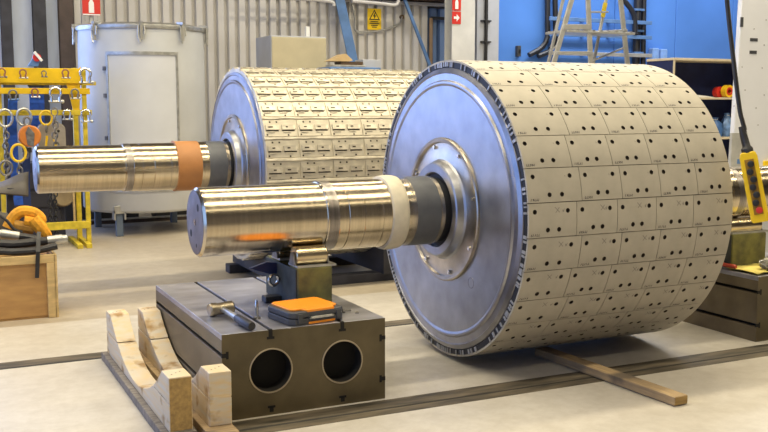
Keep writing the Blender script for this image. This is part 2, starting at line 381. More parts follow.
def roll(name, label, X0, Y0, Zc, R, L, end, marks, tape, tapelen, front):
    zb = Zc-R
    t = thing(name, label, 'grinding roll', (X0, Y0, zb))
    C = (0, Y0, Zc)
    mir = lambda pr: [(2*X0+L-x, r) for (x, r) in pr]
    def both(nm, prof, m, seg=96, ang=25, par=None, **k):
        a = MB().lathe(prof, seg, 'x', C, **k).build(nm, m, par or t, ang=ang)
        MB().lathe(mir(prof), seg, 'x', C, **k).build(nm, m, par or t, ang=ang)
        return a
    m = marks                                           # x positions along the shaft
    sh = both('shaft', [(end, .001), (end, .185), (end+.014, .2), (m[0], .2), (m[0]+.004, .207), (m[0]+.02, .2085), (m[1], .2085), (m[1]+.004, .2105), (m[2]-.003, .2105), (m[2], .2075), (m[2]+.003, .2105),
                        (m[2]+.10, .2105), (m[2]+.103, .2085), (m[2]+.106, .2105), (m[3]-.06, .2105), (m[3]-.057, .209), (m[3]-.054, .2105), (m[4]+.02, .214), (m[5], .216), (m[6]+.01, .216), (m[6]+.03, .214), (m[6]+.032, .20), (X0+.05, .20)], [steel])
    MB().lathe([(end-.0012, .001), (end-.0012, .183)], 64, 'x', C).build('shaft_end_face', steel_end, t)
    for (dy, dz, rr) in ((-.075, .09, .022), (.085, -.07, .022), (-.03, -.13, .012)):
        MB().lathe([(end-.0025, .0005), (end-.0025, rr)], 20, 'x', (0, Y0+dy, Zc+dz)).build('threaded_hole', blackgap, t)
    MB().lathe([(end-.003, .0005), (end-.003, .02)], 20, 'x', (0, Y0, Zc)).build('centre_hole', chrome, t)
    both('dark_band', [(m[0]+.012, .2086), (m[0]+.012, .2096), (m[1], .2096), (m[1], .2086)], steel_dark)
    MB().lathe([(m[3], .21), (m[3]+.004, .226), (m[3]+.025, .231 if front else .222), ((m[3]+m[4])/2, .232 if front else .223), (m[4]-.02, .230 if front else .222), (m[4]-.003, .225 if front else .221), (m[4], .213)], 64, 'x', C).build('tape_wrap', tape, t, ang=60)
    both('grey_band', [(m[5], .215), (m[5], .2175), (m[6], .2175), (m[6], .215)], band_grey)
    both('seal_gap', [(m[6]+.035, .203), (m[6]+.035, .206), (X0-.065, .206), (X0-.065, .236)], blackgap)
    q = R/.9456
    both('hub_collar', [(X0, .232), (X0-.080, .236), (X0-.086, .242), (X0-.086, .288), (X0-.080, .298), (X0-.04, .31), (X0-.02, .33)], plate)
    hf_ = both('hub_flange', [(X0-.03, .313), (X0-.022, .36), (X0-.018, .40), (X0-.018, .425), (X0-.034, .432), (X0-.036, .452), (X0-.03, .459), (X0-.012, .462)], hubmat)
    for k in range(8):
        a = 2*PI*k/8+.25
        MB().lathe([(X0-.032, .0005), (X0-.032, .013), (X0-.018, .013)], 10, 'x', (0, Y0+.405*math.sin(a), Zc+.405*math.cos(a))).build('flange_bolt', chrome, hf_)
    both('face_plate', [(X0-.017, .455), (X0-.017, .785*q), (X0-.021, .79*q), (X0-.024, .80*q)], plate, 128)
    both('rim_ring', [(X0-.024, .80*q), (X0-.024, .812*q), (X0-.012, .822*q), (X0-.010, .862*q), (X0-.016, .868*q), (X0-.004, .895*q), (X0+.004, .898*q), (X0+.03, .9*q)], rimmat, 128)
    MB().lathe([(X0-.014, .0005), (X0-.014, .03), (X0-.0185, .03), (X0-.0185, .034), (X0-.016, .036)], 24, 'x', (0, Y0-.36, Zc-.42)).build('plug_recess', rimmat, t)
    return t, C, zb

# ---- front roll
X0, Y0, Zc, R0, L0 = 3.029, 5.398, .976, .9456, 1.5205
roll1, C1, zb1 = roll('grinding_roll', 'large front roll clad in beige bolted tiles with white taped shaft', X0, Y0, Zc, R0, L0, 1.398,
                      (2.133, 2.208, 2.271, 2.553, 2.665, 2.722, 2.885), tape_white, .13, True)
MB().lathe([(X0+.004, .86), (X0+.004, .931), (X0+L0-.004, .931), (X0+L0-.004, .86)], 108, 'x', C1).build('roll_core', seam_dark, roll1)
for xx in (X0+.004, X0+L0-.006):
    MB().lathe([(xx-.002, .895), (xx-.003, .933), (xx+.003, .933)], 108, 'x', C1).build('edge_channel', blackgap, roll1)
teeth = MB(); rnd = random.Random(5)
for k in range(NROW*7):
    if rnd.random() < .22+.35*math.sin(k*.21)**2: continue
    a = 2*PI*k/(NROW*7)+rnd.uniform(-.006, .006); r0 = .901+rnd.uniform(0, .006); r1 = .9335; hw = rnd.choice((.0045, .006, .009))
    T = Matrix.Translation((0, Y0, Zc)) @ Matrix.Rotation(a, 4, 'X')
    teeth.box(X0-.005, X0+.004, -hw, hw, r0, r1, T=T); teeth.box(X0+L0-.004, X0+L0+.004, -hw, hw, r0, r1, T=T)
tag(teeth.build('edge_studs', toothmat, roll1, smooth=False), None, None, kind='stuff')
WA = (.37, .29, .29, .29, .2805); WBc = (.33, .29, .29, .29, .3205)
cache = {}
A0 = math.radians(34.6+6)
for k in range(NROW):
    th = A0+k*DA; ws = WBc if k % 2 == 0 else WA; xo = 0
    for ci, w in enumerate(ws):
        deg = math.degrees(th) % 360
        mk = (2+(k+ci) % 3) if 80 < deg < 165 else (k+ci) % 2
        key = (w, mk)
        if key not in cache:
            o = tile_mesh(w, R0, mk).build('tile', [tilemat, holemat, inkmat, pencilmat], roll1, ang=30, local=True); cache[key] = o
        else: o = inst(cache[key], roll1)
        o.location = (xo, 0, Zc-zb1); o.rotation_euler = (th, 0, 0); xo += w

# ---- rear roll (shell not yet tiled: rows of welded pads)
X2, Y2, Z2, R2, L2 = 2.62, 8.606, 1.093, .887, 1.824
e2 = .873
roll2, C2, zb2 = roll('grinding_roll', 'rear roll with bare welded pads on its shell and orange taped shaft', X2, Y2, Z2, R2, L2, e2,
                      (e2+.715, e2+.785, e2+.86, e2+1.167, e2+1.385, e2+1.45, e2+1.61), tape_orange, .2, False)
MB().lathe([(X2, .80), (X2+.004, .868), (X2+L2-.004, .868), (X2+L2, .80)], 108, 'x', C2).build('roll_core', shell_raw, roll2)
def pad_unit(w, R, seed):
    b = MB(); h = R*DA; rnd = random.Random(seed)
    def cb(u0, u1, s0, s1, r0, r1, mi, n=2):
        vs = []; 
        for j in range(n+1):
            s = s0+(s1-s0)*j/n; a = (s-h/2)/R
            for (u, r) in ((u0, r0), (u1, r0), (u1, r1), (u0, r1)): vs.append((u, -r*math.sin(a), r*math.cos(a)))
        fs = [(0, 1, 2, 3), (4*n+3, 4*n+2, 4*n+1, 4*n)]
        for j in range(n):
            for k in range(4): fs.append((4*j+k, 4*j+4+k, 4*j+4+(k+1) % 4, 4*j+(k+1) % 4))
        b.add(vs, fs, mi)
    rb = R-.022
    cb(.006, w-.006, .018, h-.018, rb, rb+.010, 0, 4)
    for (a, e) in ((.07, .46), (.54, .93)):
        cb(a*w, e*w, .36*h, .60*h, rb+.009, R, 1)
        cb(a*w+.002, e*w-.004, .605*h, .66*h, rb+.009, rb+.0115, 2)
        cb(a*w+.012, e*w-.04, .685*h, .72*h, rb+.009, rb+.018, 1, 1)
        cb(a*w+rnd.uniform(.02, .04), a*w+rnd.uniform(.05, .065), .44*h, .50*h, R-.002, R+.0015, 2, 1)
    for (u, s) in ((.22, .20), (.42, .20), (.10, .83), (.72, .85), (.93, .55)):
        cb(u*w-.007, u*w+.007, s*h-.007, s*h+.007, rb+.009, rb+.0115, 2, 1)
    return b
pu = [pad_unit(L2/6, R2, s).build('weld_pad', [shell_raw, pad_raw, holemat], roll2, ang=30, local=True) for s in range(3)]
def bead_mesh(L, R, seed):
    rnd = random.Random(seed); b = MB(); n = 40; vs = []
    for i in range(n+1):
        x = L*i/n; w1 = .012+rnd.uniform(-.004, .007); w2 = .012+rnd.uniform(-.004, .007); hh = R-.004+rnd.uniform(-.004, .004)
        for (s, r) in ((-w1, R-.022), (-w1*.5, hh), (w2*.5, hh), (w2, R-.022)):
            a = s/R; vs.append((x, -r*math.sin(a), r*math.cos(a)))
    fs = [(4*i+k, 4*i+k+1, 4*i+k+5, 4*i+k+4) for i in range(n) for k in range(3)]
    return b.add(vs, fs)
bd = [bead_mesh(L2, R2, s).build('filler_bead', bead_raw, roll2, ang=60, local=True) for s in range(3)]
used = set()
for k in range(NROW):
    th = math.radians(42.4)+k*DA
    for ci in range(6):
        j = (k*2+ci) % 3; o = pu[j] if ('p', j) not in used else inst(pu[j], roll2); used.add(('p', j))
        o.location = (ci*L2/6, 0, Z2-zb2); o.rotation_euler = (th, 0, 0)
    j = k % 3; o = bd[j] if ('b', j) not in used else inst(bd[j], roll2); used.add(('b', j))
    o.location = (0, 0, Z2-zb2); o.rotation_euler = (th+DA/2, 0, 0)

# dark welded cradle that carries the rear roll
cr = thing('roll_cradle', 'dark steel cradle on the floor under the rear roll', 'cradle', (X2+.76, Y2, 0))
def arc_profile(yc, zc, r, half, z0, ztop, n=16, flip=False):
    amax = math.asin(min(.999, half/r)); pts = [(yc-half-.1, z0), (yc+half+.1, z0), (yc+half+.1, ztop)]
    for i in range(n+1):
        a = amax-2*amax*i/n; pts.append((yc+r*math.sin(a), zc-r*math.cos(a)))
    pts.append((yc-half-.1, ztop)); return pts
for (a, b) in ((X2+.15, X2+.27), (X2+1.2, X2+1.32)):
    MB().prism(arc_profile(Y2, Z2, R2+.004, .55, .08, Z2-math.sqrt((R2+.004)**2-.55**2)), a, b, 'x').build('saddle_plate', darkcol, cr, smooth=False)
for dy in (-.5, .5):
    MB().box(X2+.05, X2+1.45, Y2+dy-.07, Y2+dy+.07, 0, .085).build('base_beam', darkcol, cr, smooth=False, bevel=.006)

# ================================================================== T-SLOT BLOCKS
def slot_block(label, bx0, bx1, by0, by1, h, holes, name='slotted_block'):
    t = thing(name, label, 'machine block', ((bx0+bx1)/2, (by0+by1)/2, 0))
    ang = [2*PI*i/48 for i in range(48)]
    # front and back plates as outlines with bores: cut with boolean-free strips: quad ring round each bore
    def face_with_holes(y, ymid, nm, front=True):
        b = MB(); xs = [bx0+.012]
        cut = []
        hw = .165
        for (hx, hz, hr) in holes: cut.append((hx-hw, hx+hw, hx, hz, hr))
        edges = [bx0+.001]; 
        for c in cut: edges += [c[0], c[1]]
        edges.append(bx1-.001)
        zt = h-.001
        # T-slot notch outline is left to the slot parts
        for i in range(0, len(edges), 2): b.add([(edges[i], y, .001), (edges[i+1], y, .001), (edges[i+1], y, zt), (edges[i], y, zt)], [(0, 1, 2, 3)])
        for c in cut:
            o = len(b.v); N = 32; pts = []; out = []
            for k in range(N):
                a = 2*PI*(k+.5)/N; pts.append((c[2]+c[4]*math.cos(a), y, c[3]+c[4]*math.sin(a)))
                ca, sa = math.cos(a), math.sin(a); q = 1/max(abs(ca), abs(sa))
                out.append((c[2]+hw*q*ca, y, (c[3]+(zt-c[3] if sa > 0 else c[3]-.001)*q*sa)))
            b.add(pts+out, [(k, (k+1) % N, N+(k+1) % N, N+k) for k in range(N)])
            # fill corners
            for sx in (-1, 1):
                for sz in (-1, 1):
                    cx, cz = c[2]+sx*hw, (zt if sz > 0 else .001)
                    idx = [k for k in range(N) if math.cos(2*PI*(k+.5)/N)*sx > 0 and math.sin(2*PI*(k+.5)/N)*sz > 0]
                    best = sorted(idx, key=lambda k: (out[k][0]-cx)**2+(out[k][2]-cz)**2)[:2]
                    b.add([out[best[0]], out[best[1]], (cx, y, cz)], [(0, 1, 2)])
            d = .09 if front else -.09
            b.add(pts+[(p[0], y+d, p[2]) for p in pts], [(k, (k+1) % N, N+(k+1) % N, N+k) for k in range(N)], 1)
        return b.build(nm, [cast, darkin], t, ang=30)
    face_with_holes(by0, 0, 'front_face'); face_with_holes(by1, 0, 'back_face', False)
    # solid core, near-black in place of the shade in the hollow
    MB().box(bx0+.06, bx1-.06, by0+.088, by1-.088, .02, h-.09).build('shade_core', darkin, t, smooth=False)
    for (hx, hz, hr) in holes:
        MB().lathe([(by0+.001, hr+.0005), (by0-.003, hr+.002), (by0-.003, hr+.008), (by0+.001, hr+.010)], 48, 'y', (hx, 0, hz)).build('bore_rim', bore, t)
    # top plate in three strips between the T-slots
    sx = [hx for (hx, _, _) in holes]; sw = .011
    ex = [bx0]+[q for s in sx for q in (s-sw, s+sw)]+[bx1]
    for i in range(0, len(ex), 2):
        MB().box(ex[i], ex[i+1], by0+.0015, by1-.0015, h-.03, h).build('top_strip', cast_top, t, smooth=False, bevel=.003)
    for s in sx:
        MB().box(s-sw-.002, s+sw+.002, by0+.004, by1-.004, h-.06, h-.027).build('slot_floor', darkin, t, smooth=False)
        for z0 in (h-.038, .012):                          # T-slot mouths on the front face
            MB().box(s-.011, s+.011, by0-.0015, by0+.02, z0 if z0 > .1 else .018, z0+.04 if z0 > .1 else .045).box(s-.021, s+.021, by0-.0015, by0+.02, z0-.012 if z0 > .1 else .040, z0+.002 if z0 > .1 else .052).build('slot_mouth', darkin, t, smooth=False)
    # side walls with two horizontal T-slots
    g = (.118, .352); gw = .011
    for sgn, xs in ((1, bx0), (-1, bx1)):
        zz = [0.0, g[0]-gw, g[0]+gw, g[1]-gw, g[1]+gw, h-.03]
        for i in range(0, 6, 2):
            MB().box(min(xs, xs+sgn*.045), max(xs, xs+sgn*.045), by0+.001, by1-.001, zz[i], zz[i+1]).build('side_rail', cast_side, t, smooth=False, bevel=.003)
        for z in g:
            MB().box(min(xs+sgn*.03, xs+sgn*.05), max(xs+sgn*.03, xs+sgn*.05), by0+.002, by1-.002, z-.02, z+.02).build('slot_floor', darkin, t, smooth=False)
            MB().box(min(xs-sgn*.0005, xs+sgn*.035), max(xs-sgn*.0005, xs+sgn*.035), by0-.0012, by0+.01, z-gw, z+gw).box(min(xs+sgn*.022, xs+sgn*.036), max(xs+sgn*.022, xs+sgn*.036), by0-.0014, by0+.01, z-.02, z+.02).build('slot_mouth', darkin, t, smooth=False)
    return t
HB = .4637
slot_block('near machined block with two round bores under the front shaft', 1.358, 2.296, 4.763, 6.296, HB, ((1.624, .243, .113), (2.036, .243, .113)))
slot_block('machined block half hidden behind the front roll at the right', 5.178, 6.116, 4.81, 6.343, .462, ((5.444, .243, .113), (5.856, .243, .113)))

# ================================================================== SHAFT PEDESTALS
def pedestal(px0, px1, zb, label, extra, rs=.2):
    zb += .0015
    yf, yb = Y0-.235, Y0+.32; zt = .705
    t = thing('shaft_pedestal', label, 'support', ((px0+px1)/2, Y0, zb))
    MB().prism([(yf, zb), (yb, zb), (yb, zt), (Y0+.11, zt), (Y0+.05, zt-.05), (Y0-.05, zt-.05), (Y0-.11, zt), (yf, zt)], px0+.008, px1, 'x').build('body', olive, t, smooth=False, bevel=.008)
    MB().box(px0, px0+.008, yf+.01, yb-.01, zb+.005, zt-.005).build('side_plate', olive_dark, t, smooth=False, bevel=.004)  # left face in a darker tone than the body
    for s in (-1, 1):
        yc = Y0+s*.152; rr = .058; zc = Zc-math.sqrt((rs+rr)**2-.152**2)-.0005
        MB().lathe([(px0+.015, .01), (px0+.015, rr-.004), (px0+.02, rr), (px1-.02, rr), (px1-.015, rr-.004), (px1-.015, .01)], 32, 'x', (0, yc, zc), cap0=True, cap1=True).build('roller', brass, t)
        MB().box(px0+.01, px1+.03, yc-.075, yc+.075, zt, zt+.012).build('roller_plate', galv, t, smooth=False, bevel=.002)
        for xx in (px0+.004, px1-.013):
            MB().prism([(yc-.05, zt+.012), (yc+.05, zt+.012), (yc+.02, zc+.02), (yc-.02, zc+.02)], xx, xx+.008, 'x').build('roller_bracket', dullsteel, t, smooth=False)
    if extra:
        # clamping foot, eyebolt and short lever
        MB().box(px0-.10, px0+.02, Y0+.02, Y0+.10, zb, zb+.035).build('clamp_foot', black, t, smooth=False, bevel=.004)
        c = Vector((px0-.045, Y0+.03, .60)); rg = []
        for k in range(24): a = 2*PI*k/24; rg.append(c+Vector((.032*math.cos(a), .01*math.cos(a), .032*math.sin(a))))
        e = MB().tube(rg, .010, 8, closed=True).bar(c+Vector((.03, .01, 0)), (px0+.005, Y0+.045, .60), .016, .016).build('eyebolt', chrome, t)
        MB().prism([(px0-.17, .668), (px0-.14, .655), (px0-.02, .615), (px0+.005, .625), (px0+.005, .69), (px0-.06, .70)], Y0+.10, Y0+.13, 'y').build('lever', mat('dark blue lever', (.02, .035, .12), .4), t, smooth=False, bevel=.004)
    return t
pa = gy(296.5, 290, Y0-.235).x; pb = gy(332.5, 290, Y0-.235).x
pedestal(pa, pb, HB, 'olive shaft pedestal with rollers behind the orange case', True)
MX = 2*X0+L0
pedestal(5.28, 5.62, .462, 'olive pedestal under the far shaft end behind the tiled roll', False, .2105)

# ================================================================== THINGS ON THE NEAR BLOCK
# sledge hammer
ha = gz(221, 310, HB+.03); hb = gz(252, 327, HB+.022)
ax = Vector((hb.x-ha.x, hb.y-ha.y, 0)); ln = ax.length; rz = math.atan2(ax.y, ax.x)
hm = thing('sledge_hammer', 'short steel hammer lying on the near block', 'hammer', (ha.x, ha.y, HB), rotz=rz)
MB().lathe([(-.072, .001), (-.072, .032), (-.064, .038), (-.032, .038), (-.024, .034), (.024, .034), (.032, .038), (.064, .038), (.072, .032), (.072, .001)], 24, 'y', (0, 0, .0385)).build('head', mat('worn brass hammer head', (.42, .36, .26), .38, .9, .15, 16), hm, local=True)
MB().tube([(.01, 0, .04), (ln*.55, 0, .032)], [.016, .0165], 14).build('handle', galv, hm, local=True)
MB().tube([(ln*.53, 0, .03), (ln*.56, 0, .03), (ln*.75, 0, .027), (ln*.97, 0, .0255), (ln, 0, .025)], [.02, .024, .0245, .0245, .021], 14).build('grip', black_rubber, hm, local=True)
# chisel-shaped pin standing in the slot
kp = gz(257, 319, HB)
k = thing('slot_pin', 'thin bright pin standing in the slot beside the hammer', 'pin', (kp.x, kp.y, HB))
MB().tube([kp, kp+Vector((0, 0, .015)), kp+Vector((0, .002, .06)), kp+Vector((0, .004, .095)), kp+Vector((0, .004, .11))], [.009, .008, .011, .009, .003], 10).build('shank', chrome, k)
MB().box(kp.x-.02, kp.x+.02, kp.y-.008, kp.y+.008, HB, HB+.012).build('foot', dullsteel, k, smooth=False, bevel=.002)
# T-slot key
kk = gz(248, 303, HB)
# orange tool case
p0 = gz(293, 327, HB); p1 = gz(344, 319.5, HB); p2 = gz(275, 314, HB)
vx = Vector((p1.x-p0.x, p1.y-p0.y, 0)); rzc = math.atan2(vx.y, vx.x); cw = vx.length
vy = Vector((-math.sin(rzc), math.cos(rzc), 0)); cdp = .30
cs = thing('tool_case', 'orange and dark grey plastic tool case on the near block', 'tool case', (p0.x, p0.y, HB), rotz=rzc)
cz = .072
def rr(w0, w1, d0, d1, c): return [(w0+c, d0), (w1-c, d0), (w1, d0+c), (w1, d1-c), (w1-c, d1), (w0+c, d1), (w0, d1-c), (w0, d0+c)]
MB().prism(rr(-.01, cw+.01, 0, cdp, .03), .001, cz*.5, 'z').build('lower_shell', dark_plastic, cs, smooth=False, bevel=.006, local=True)
MB().prism(rr(-.01, cw+.01, 0, cdp, .03), cz*.5+.003, cz, 'z').build('upper_shell', dark_plastic, cs, smooth=False, bevel=.008, local=True)
lidp = MB().prism(rr(.012, cw-.012, .042, cdp-.012, .02), cz-.002, cz+.012, 'z').build('lid_panel', orange_plastic, cs, smooth=False, bevel=.005, local=True)
MB().prism([(.09, .002), (cw-.06, .002), (cw-.045, .05), (.075, .05)], cz-.012, cz+.010, 'z').build('lid_tongue', orange_plastic, lidp, smooth=False, bevel=.004, local=True)
MB().box(.10, cw-.07, -.012, .002, cz*.5-.004, cz*.5+.008).box(.10, .115, -.012, .03, cz*.5-.004, cz*.5+.008).box(cw-.085, cw-.07, -.012, .03, cz*.5-.004, cz*.5+.008).build('handle', galv, cs, smooth=False, bevel=.002, local=True)
for xx in (.03, cw-.05):
    MB().box(xx, xx+.03, -.006, .004, .012, cz-.008).build('latch', dark_plastic, cs, smooth=False, bevel=.002, local=True)
MB().prism([(.095, -.004), (cw-.06, -.004), (cw-.08, .004), (.11, .004)], .004, .016, 'z').build('lower_trim', orange_plastic, cs, smooth=False, local=True)
# loose bolt and nut on the block
q = gz(346, 312.5, HB)
bt = thing('hex_bolt', 'small dark bolt lying beside the orange case', 'bolt', (q.x, q.y, HB))
MB().lathe([(-.022, .001), (-.022, .013), (-.008, .013), (-.008, .007), (.03, .007), (.03, .001)], 6, 'x', (q.x, q.y, HB+.012)).build('shank', dullsteel, bt, smooth=False)
q = gz(357, 313.5, HB); tag(MB().lathe([(HB, .006), (HB, .012), (HB+.009, .012), (HB+.009, .006), (HB, .006)], 6, 'z', (q.x, q.y, 0)).build('hex_nut', chrome, smooth=False), 'bright hex nut near the right edge of the near block', 'nut')

# ================================================================== TIMBER CRADLE IN FRONT
tc_ = thing('timber_cradle', 'pale timber cradle with two scooped saddles beside the near block', 'cradle', (1.2, 5.43, 0))
ya, yb_ = 4.57, 6.29; zt = .325; ztr = .085; zb_ = .05; hornw = .15
def saddle_poly(z0, z1):
    # scooped outline clipped to a layer z0..z1
    y0_, y1_ = ya+hornw, yb_-hornw; hf = (y1_-y0_)/2; sg = zt-ztr; r = (hf*hf+sg*sg)/(2*sg); yc = (y0_+y1_)/2; zc = ztr+r
    return y0_, y1_, r, yc, zc
def layer(xa, xb2, z0, z1, nm):
    y0_, y1_, r, yc, zc = saddle_poly(z0, z1)
    if z0 < .1:
        pts = [(ya, z0), (yb_, z0), (yb_, z1)]
        h = math.sqrt(max(0, r*r-(zc-z1)**2)); n = 22
        for i in range(n+1):
            y = yc+h-2*h*i/n; pts.append((y, zc-math.sqrt(max(0, r*r-(y-yc)**2))))
        pts.append((ya, z1))
        MB().prism(pts, xa, xb2, 'x').build(nm, [wood_pale], tc_, smooth=False, bevel=.004)
    else:
        for s in (-1, 1):
            h0 = math.sqrt(max(0, r*r-(zc-z0)**2)); h1 = math.sqrt(max(0, r*r-(zc-z1)**2)); out = ya if s < 0 else yb_
            pts = [(out, z0), (out, z1)]
            n = 8
            for i in range(n+1):
                z = z1+(z0-z1)*i/n; pts.append((yc+s*math.sqrt(max(0, r*r-(zc-z)**2)), z))
            MB().prism(pts, xa, xb2, 'x').build(nm, [wood_pale], tc_, smooth=False, bevel=.004)
for (xa, xb2) in ((1.035, 1.15), (1.235, 1.35)):
    layer(xa, xb2, zb_, .19, 'saddle_board'); layer(xa, xb2, .195, zt, 'saddle_horn')
    for yy, sgn in ((ya, -1), ):
        MB().box(xa+.004, xb2-.004, yy-.0015, yy+.001, zb_+.006, zt-.006 if xa < 1.2 else .2).build('end_grain', wood_end if xa < 1.2 else wood_pale, tc_, smooth=False)
    for j, dx in enumerate((.03, .055, .08)):
        for yy in (ya+.06+.02*j, yb_-.08+.015*j):
            MB().lathe([(zt+.0005, .0005), (zt+.0005, .005)], 8, 'z', (xa+dx, yy, 0)).build('nail_hole', blackgap, tc_)
MB().box(1.0, 1.165, ya-.02, yb_+.03, .0, zb_).build('base_plank', wood_old, tc_, smooth=False, bevel=.004)
MB().box(1.20, 1.352, ya-.12, yb_+.03, .0, zb_).build('base_plank', wood_plank, tc_, smooth=False, bevel=.004)
for yy in (4.9, 5.9): MB().box(1.165, 1.2, yy, yy+.1, 0, .045).build('cross_batten', wood_old, tc_, smooth=False)

# ================================================================== LOOSE PLANK
a = gz(681, 406); b_ = gz(541, 347, .056); dv = Vector((b_.x-a.x, b_.y-a.y, 0)); 
pl = thing('timber_plank', 'loose sawn timber plank lying on the floor under the front roll', 'plank', (a.x, a.y, 0), rotz=math.atan2(dv.y, dv.x))
MB().box(0, dv.length, -.05, .05, .006, .056).build('board', wood_plank, pl, smooth=False, bevel=.004, local=True)
MB().box(-.0012, .002, -.046, .046, .01, .052).build('end_grain', wood_end, pl, smooth=False, local=True)

# ================================================================== TANK
TX, TY, TR, TZ0, TZ1 = 2.67, 12.81, .795, .31, 2.61
tk = thing('storage_tank', 'tall round pale grey tank with a panel door behind the rear shaft', 'tank', (TX, TY, 0))
TC = (TX, TY, 0)
MB().lathe([(TZ0-.02, .001), (TZ0-.02, TR-.06), (TZ0, TR-.02), (TZ0+.02, TR), (TZ1-.05, TR)], 96, 'z', TC).build('shell', tankmat, tk, ang=50)
lid = MB().lathe([(TZ1-.05, TR), (TZ1-.05, TR+.018), (TZ1-.03, TR+.024), (TZ1, TR+.02), (TZ1+.03, TR*.9), (TZ1+.06, .001)], 96, 'z', TC).build('lid', galv, tk, ang=40)
fd = math.atan2(-TY, -TX)
def tp(da, r, z): a = fd+math.radians(da); return Vector((TX+r*math.cos(a), TY+r*math.sin(a), z))
def curved(da0, da1, z0, z1, r0, r1, n=16):
    vs = []; 
    for i in range(n+1):
        d = da0+(da1-da0)*i/n
        vs += [tp(d, r0, z0), tp(d, r1, z0), tp(d, r1, z1), tp(d, r0, z1)]
    fs = [(0, 1, 2, 3), (4*n+3, 4*n+2, 4*n+1, 4*n)]
    for i in range(n):
        for k in range(4): fs.append((4*i+k, 4*i+4+k, 4*i+4+(k+1) % 4, 4*i+(k+1) % 4))
    return MB().add(vs, fs)
dr = curved(-30, 30, .60, 2.24, TR-.01, TR+.010).build('door', tankdoor, tk)
for (a0, a1, z0, z1) in ((-32, -30, .56, 2.28), (30, 32, .56, 2.28), (-30, 30, 2.24, 2.28), (-30, 30, .56, .60)):
    curved(a0, a1, z0, z1, TR-.01, TR+.022).build('door_frame', galv, dr)
for z in (1.2, 1.72, 2.05): curved(-35, -32.5, z, z+.05, TR-.01, TR+.03, 3).build('hinge', dullsteel, dr)
for d in (-42, 0, 37, 80, -85, 140, 190, 235):
    c = MB().bar(tp(d, TR+.03, TZ1-.19), tp(d, TR+.045, TZ1+.01), .035, .03)
    c.bar(tp(d, TR-.06, TZ1+.03), tp(d, TR+.06, TZ1+.02), .04, .03).tube([tp(d-2.5, TR+.04, TZ1-.02), tp(d-2.6, TR+.05, TZ1-.16), tp(d-1, TR+.05, TZ1-.22)], .012, 6)
    c.tube([tp(d+2.5, TR+.04, TZ1-.02), tp(d+2.6, TR+.05, TZ1-.13)], .012, 6)
    c.build('lid_clamp', galv, lid)
for d in (-27, 60, 150, 240):
    p = tp(d, TR-.06, 0)
    lg = MB().box(p.x-.042, p.x+.042, p.y-.042, p.y+.042, 0, TZ0+.02).build('leg', mat('grey blue leg', (.13, .17, .24), .5, .3), tk, smooth=False, bevel=.006)
    MB().box(p.x-.075, p.x-.052, p.y-.08, p.y+.06, TZ0-.10, TZ0+.03).box(p.x+.052, p.x+.075, p.y-.08, p.y+.06, TZ0-.10, TZ0+.03).box(p.x-.075, p.x+.075, p.y-.08, p.y-.052, TZ0-.02, TZ0+.08).build('leg_yoke', galv, lg, smooth=False, bevel=.006)
# low rail behind the tank
lr = thing('floor_beam', 'low pale steel beam on the floor behind the tank', 'beam', (3, 13.6, 0))
MB().box(1.9, 4.4, 13.585, 13.615, 0, .05).build('web', browncol, lr, smooth=False, bevel=.006); MB().box(1.9, 4.4, 13.57, 13.63, .05, .07).build('flange', galv, lr, smooth=False)
for xx in (2.3, 3.55):  # bins added to keep the view below the tank dark
    db = thing('added_bin', 'dark bin added to darken the gap behind the tank, %s' % ('left one' if xx < 3 else 'right one'), 'bin', (xx, 14.13, 0))
    MB().prism([(xx-.5, .0), (xx+.5, 0), (xx+.56, .75), (xx-.56, .75)], 13.97, 14.3, 'y').build('body', black, db, smooth=False, bevel=.01)
    MB().box(xx-.6, xx+.6, 13.95, 14.32, .72, .78).build('rim', browncol, db, smooth=False, bevel=.005)

# ================================================================== YELLOW RACK WITH LIFTING GEAR
YR = 11.6
def rp(x, y, dy=0): return gy(x, y, YR+dy)
rk = thing('lifting_gear_rack', 'yellow steel rack hung with shackles and chains beside the tank', 'rack', (1.2, YR, 0))
def rail(x0, x1, y0, y1, m, dy=0, th=.03, nm='rail'):
    a, b = rp(x0, (y0+y1)/2, dy), rp(x1, (y0+y1)/2, dy); h = abs(rp(40, y0, dy).z-rp(40, y1, dy).z); z = rp(40, (y0+y1)/2, dy).z
    return MB().box(a.x, b.x, YR+dy, YR+dy+th, z-h/2, z+h/2).build(nm, m, rk, smooth=False, bevel=.004)
rail(-24, 80, 68, 83, yellow, 0, .02, 'top_sheet'); rail(-24, 90, 88, 94, yellow, -.02, .05); rail(-24, 92, 110, 115.5, yellow_old, -.02, .05); rail(-24, 96, 81, 85, yellow_old, .05, .05)
rail(28, 90, 223.5, 231, yellow_old, -.02, .06, 'base_rail')
def post(x0, x1, ytop, m, dy, nm='post'):
    a, b = rp(x0, 150, dy).x, rp(x1, 150, dy).x; zt_ = rp(80, ytop, dy).z
    return MB().box(a, b, YR+dy, YR+dy+.06, 0, zt_).build(nm, m, rk, smooth=False, bevel=.004)
post(84, 88.5, 70, yellow_old, 0); post(74.5, 79.5, 68, yellow_old, .35); post(-1, 4, 50, yellow_old, 0.03); post(-22, -17, 68, yellow_old, 0)
for xx in (86, 77): 
    c = rp(xx, 235, 0).x; MB().box(c-.03, c+.03, YR-.25, YR+.55, 0, .05).build('foot', yellow_old, rk, smooth=False, bevel=.004)
MB().prism([(rp(74, 90).x, rp(74, 116).z), (rp(79, 90).x, rp(74, 116).z), (rp(82, 90).x, rp(82, 66).z), (rp(67, 90).x, rp(67, 84).z)], YR+.03, YR+.04, 'y').build('gusset', yellow, rk, smooth=False)
mp_ = rp(74.5, 200, .1)
MB().box(rp(73, 200, .3).x, rp(75, 200, .3).x, YR+.3, YR+.33, .15, .95).build('side_strip', pine, rk, smooth=False)

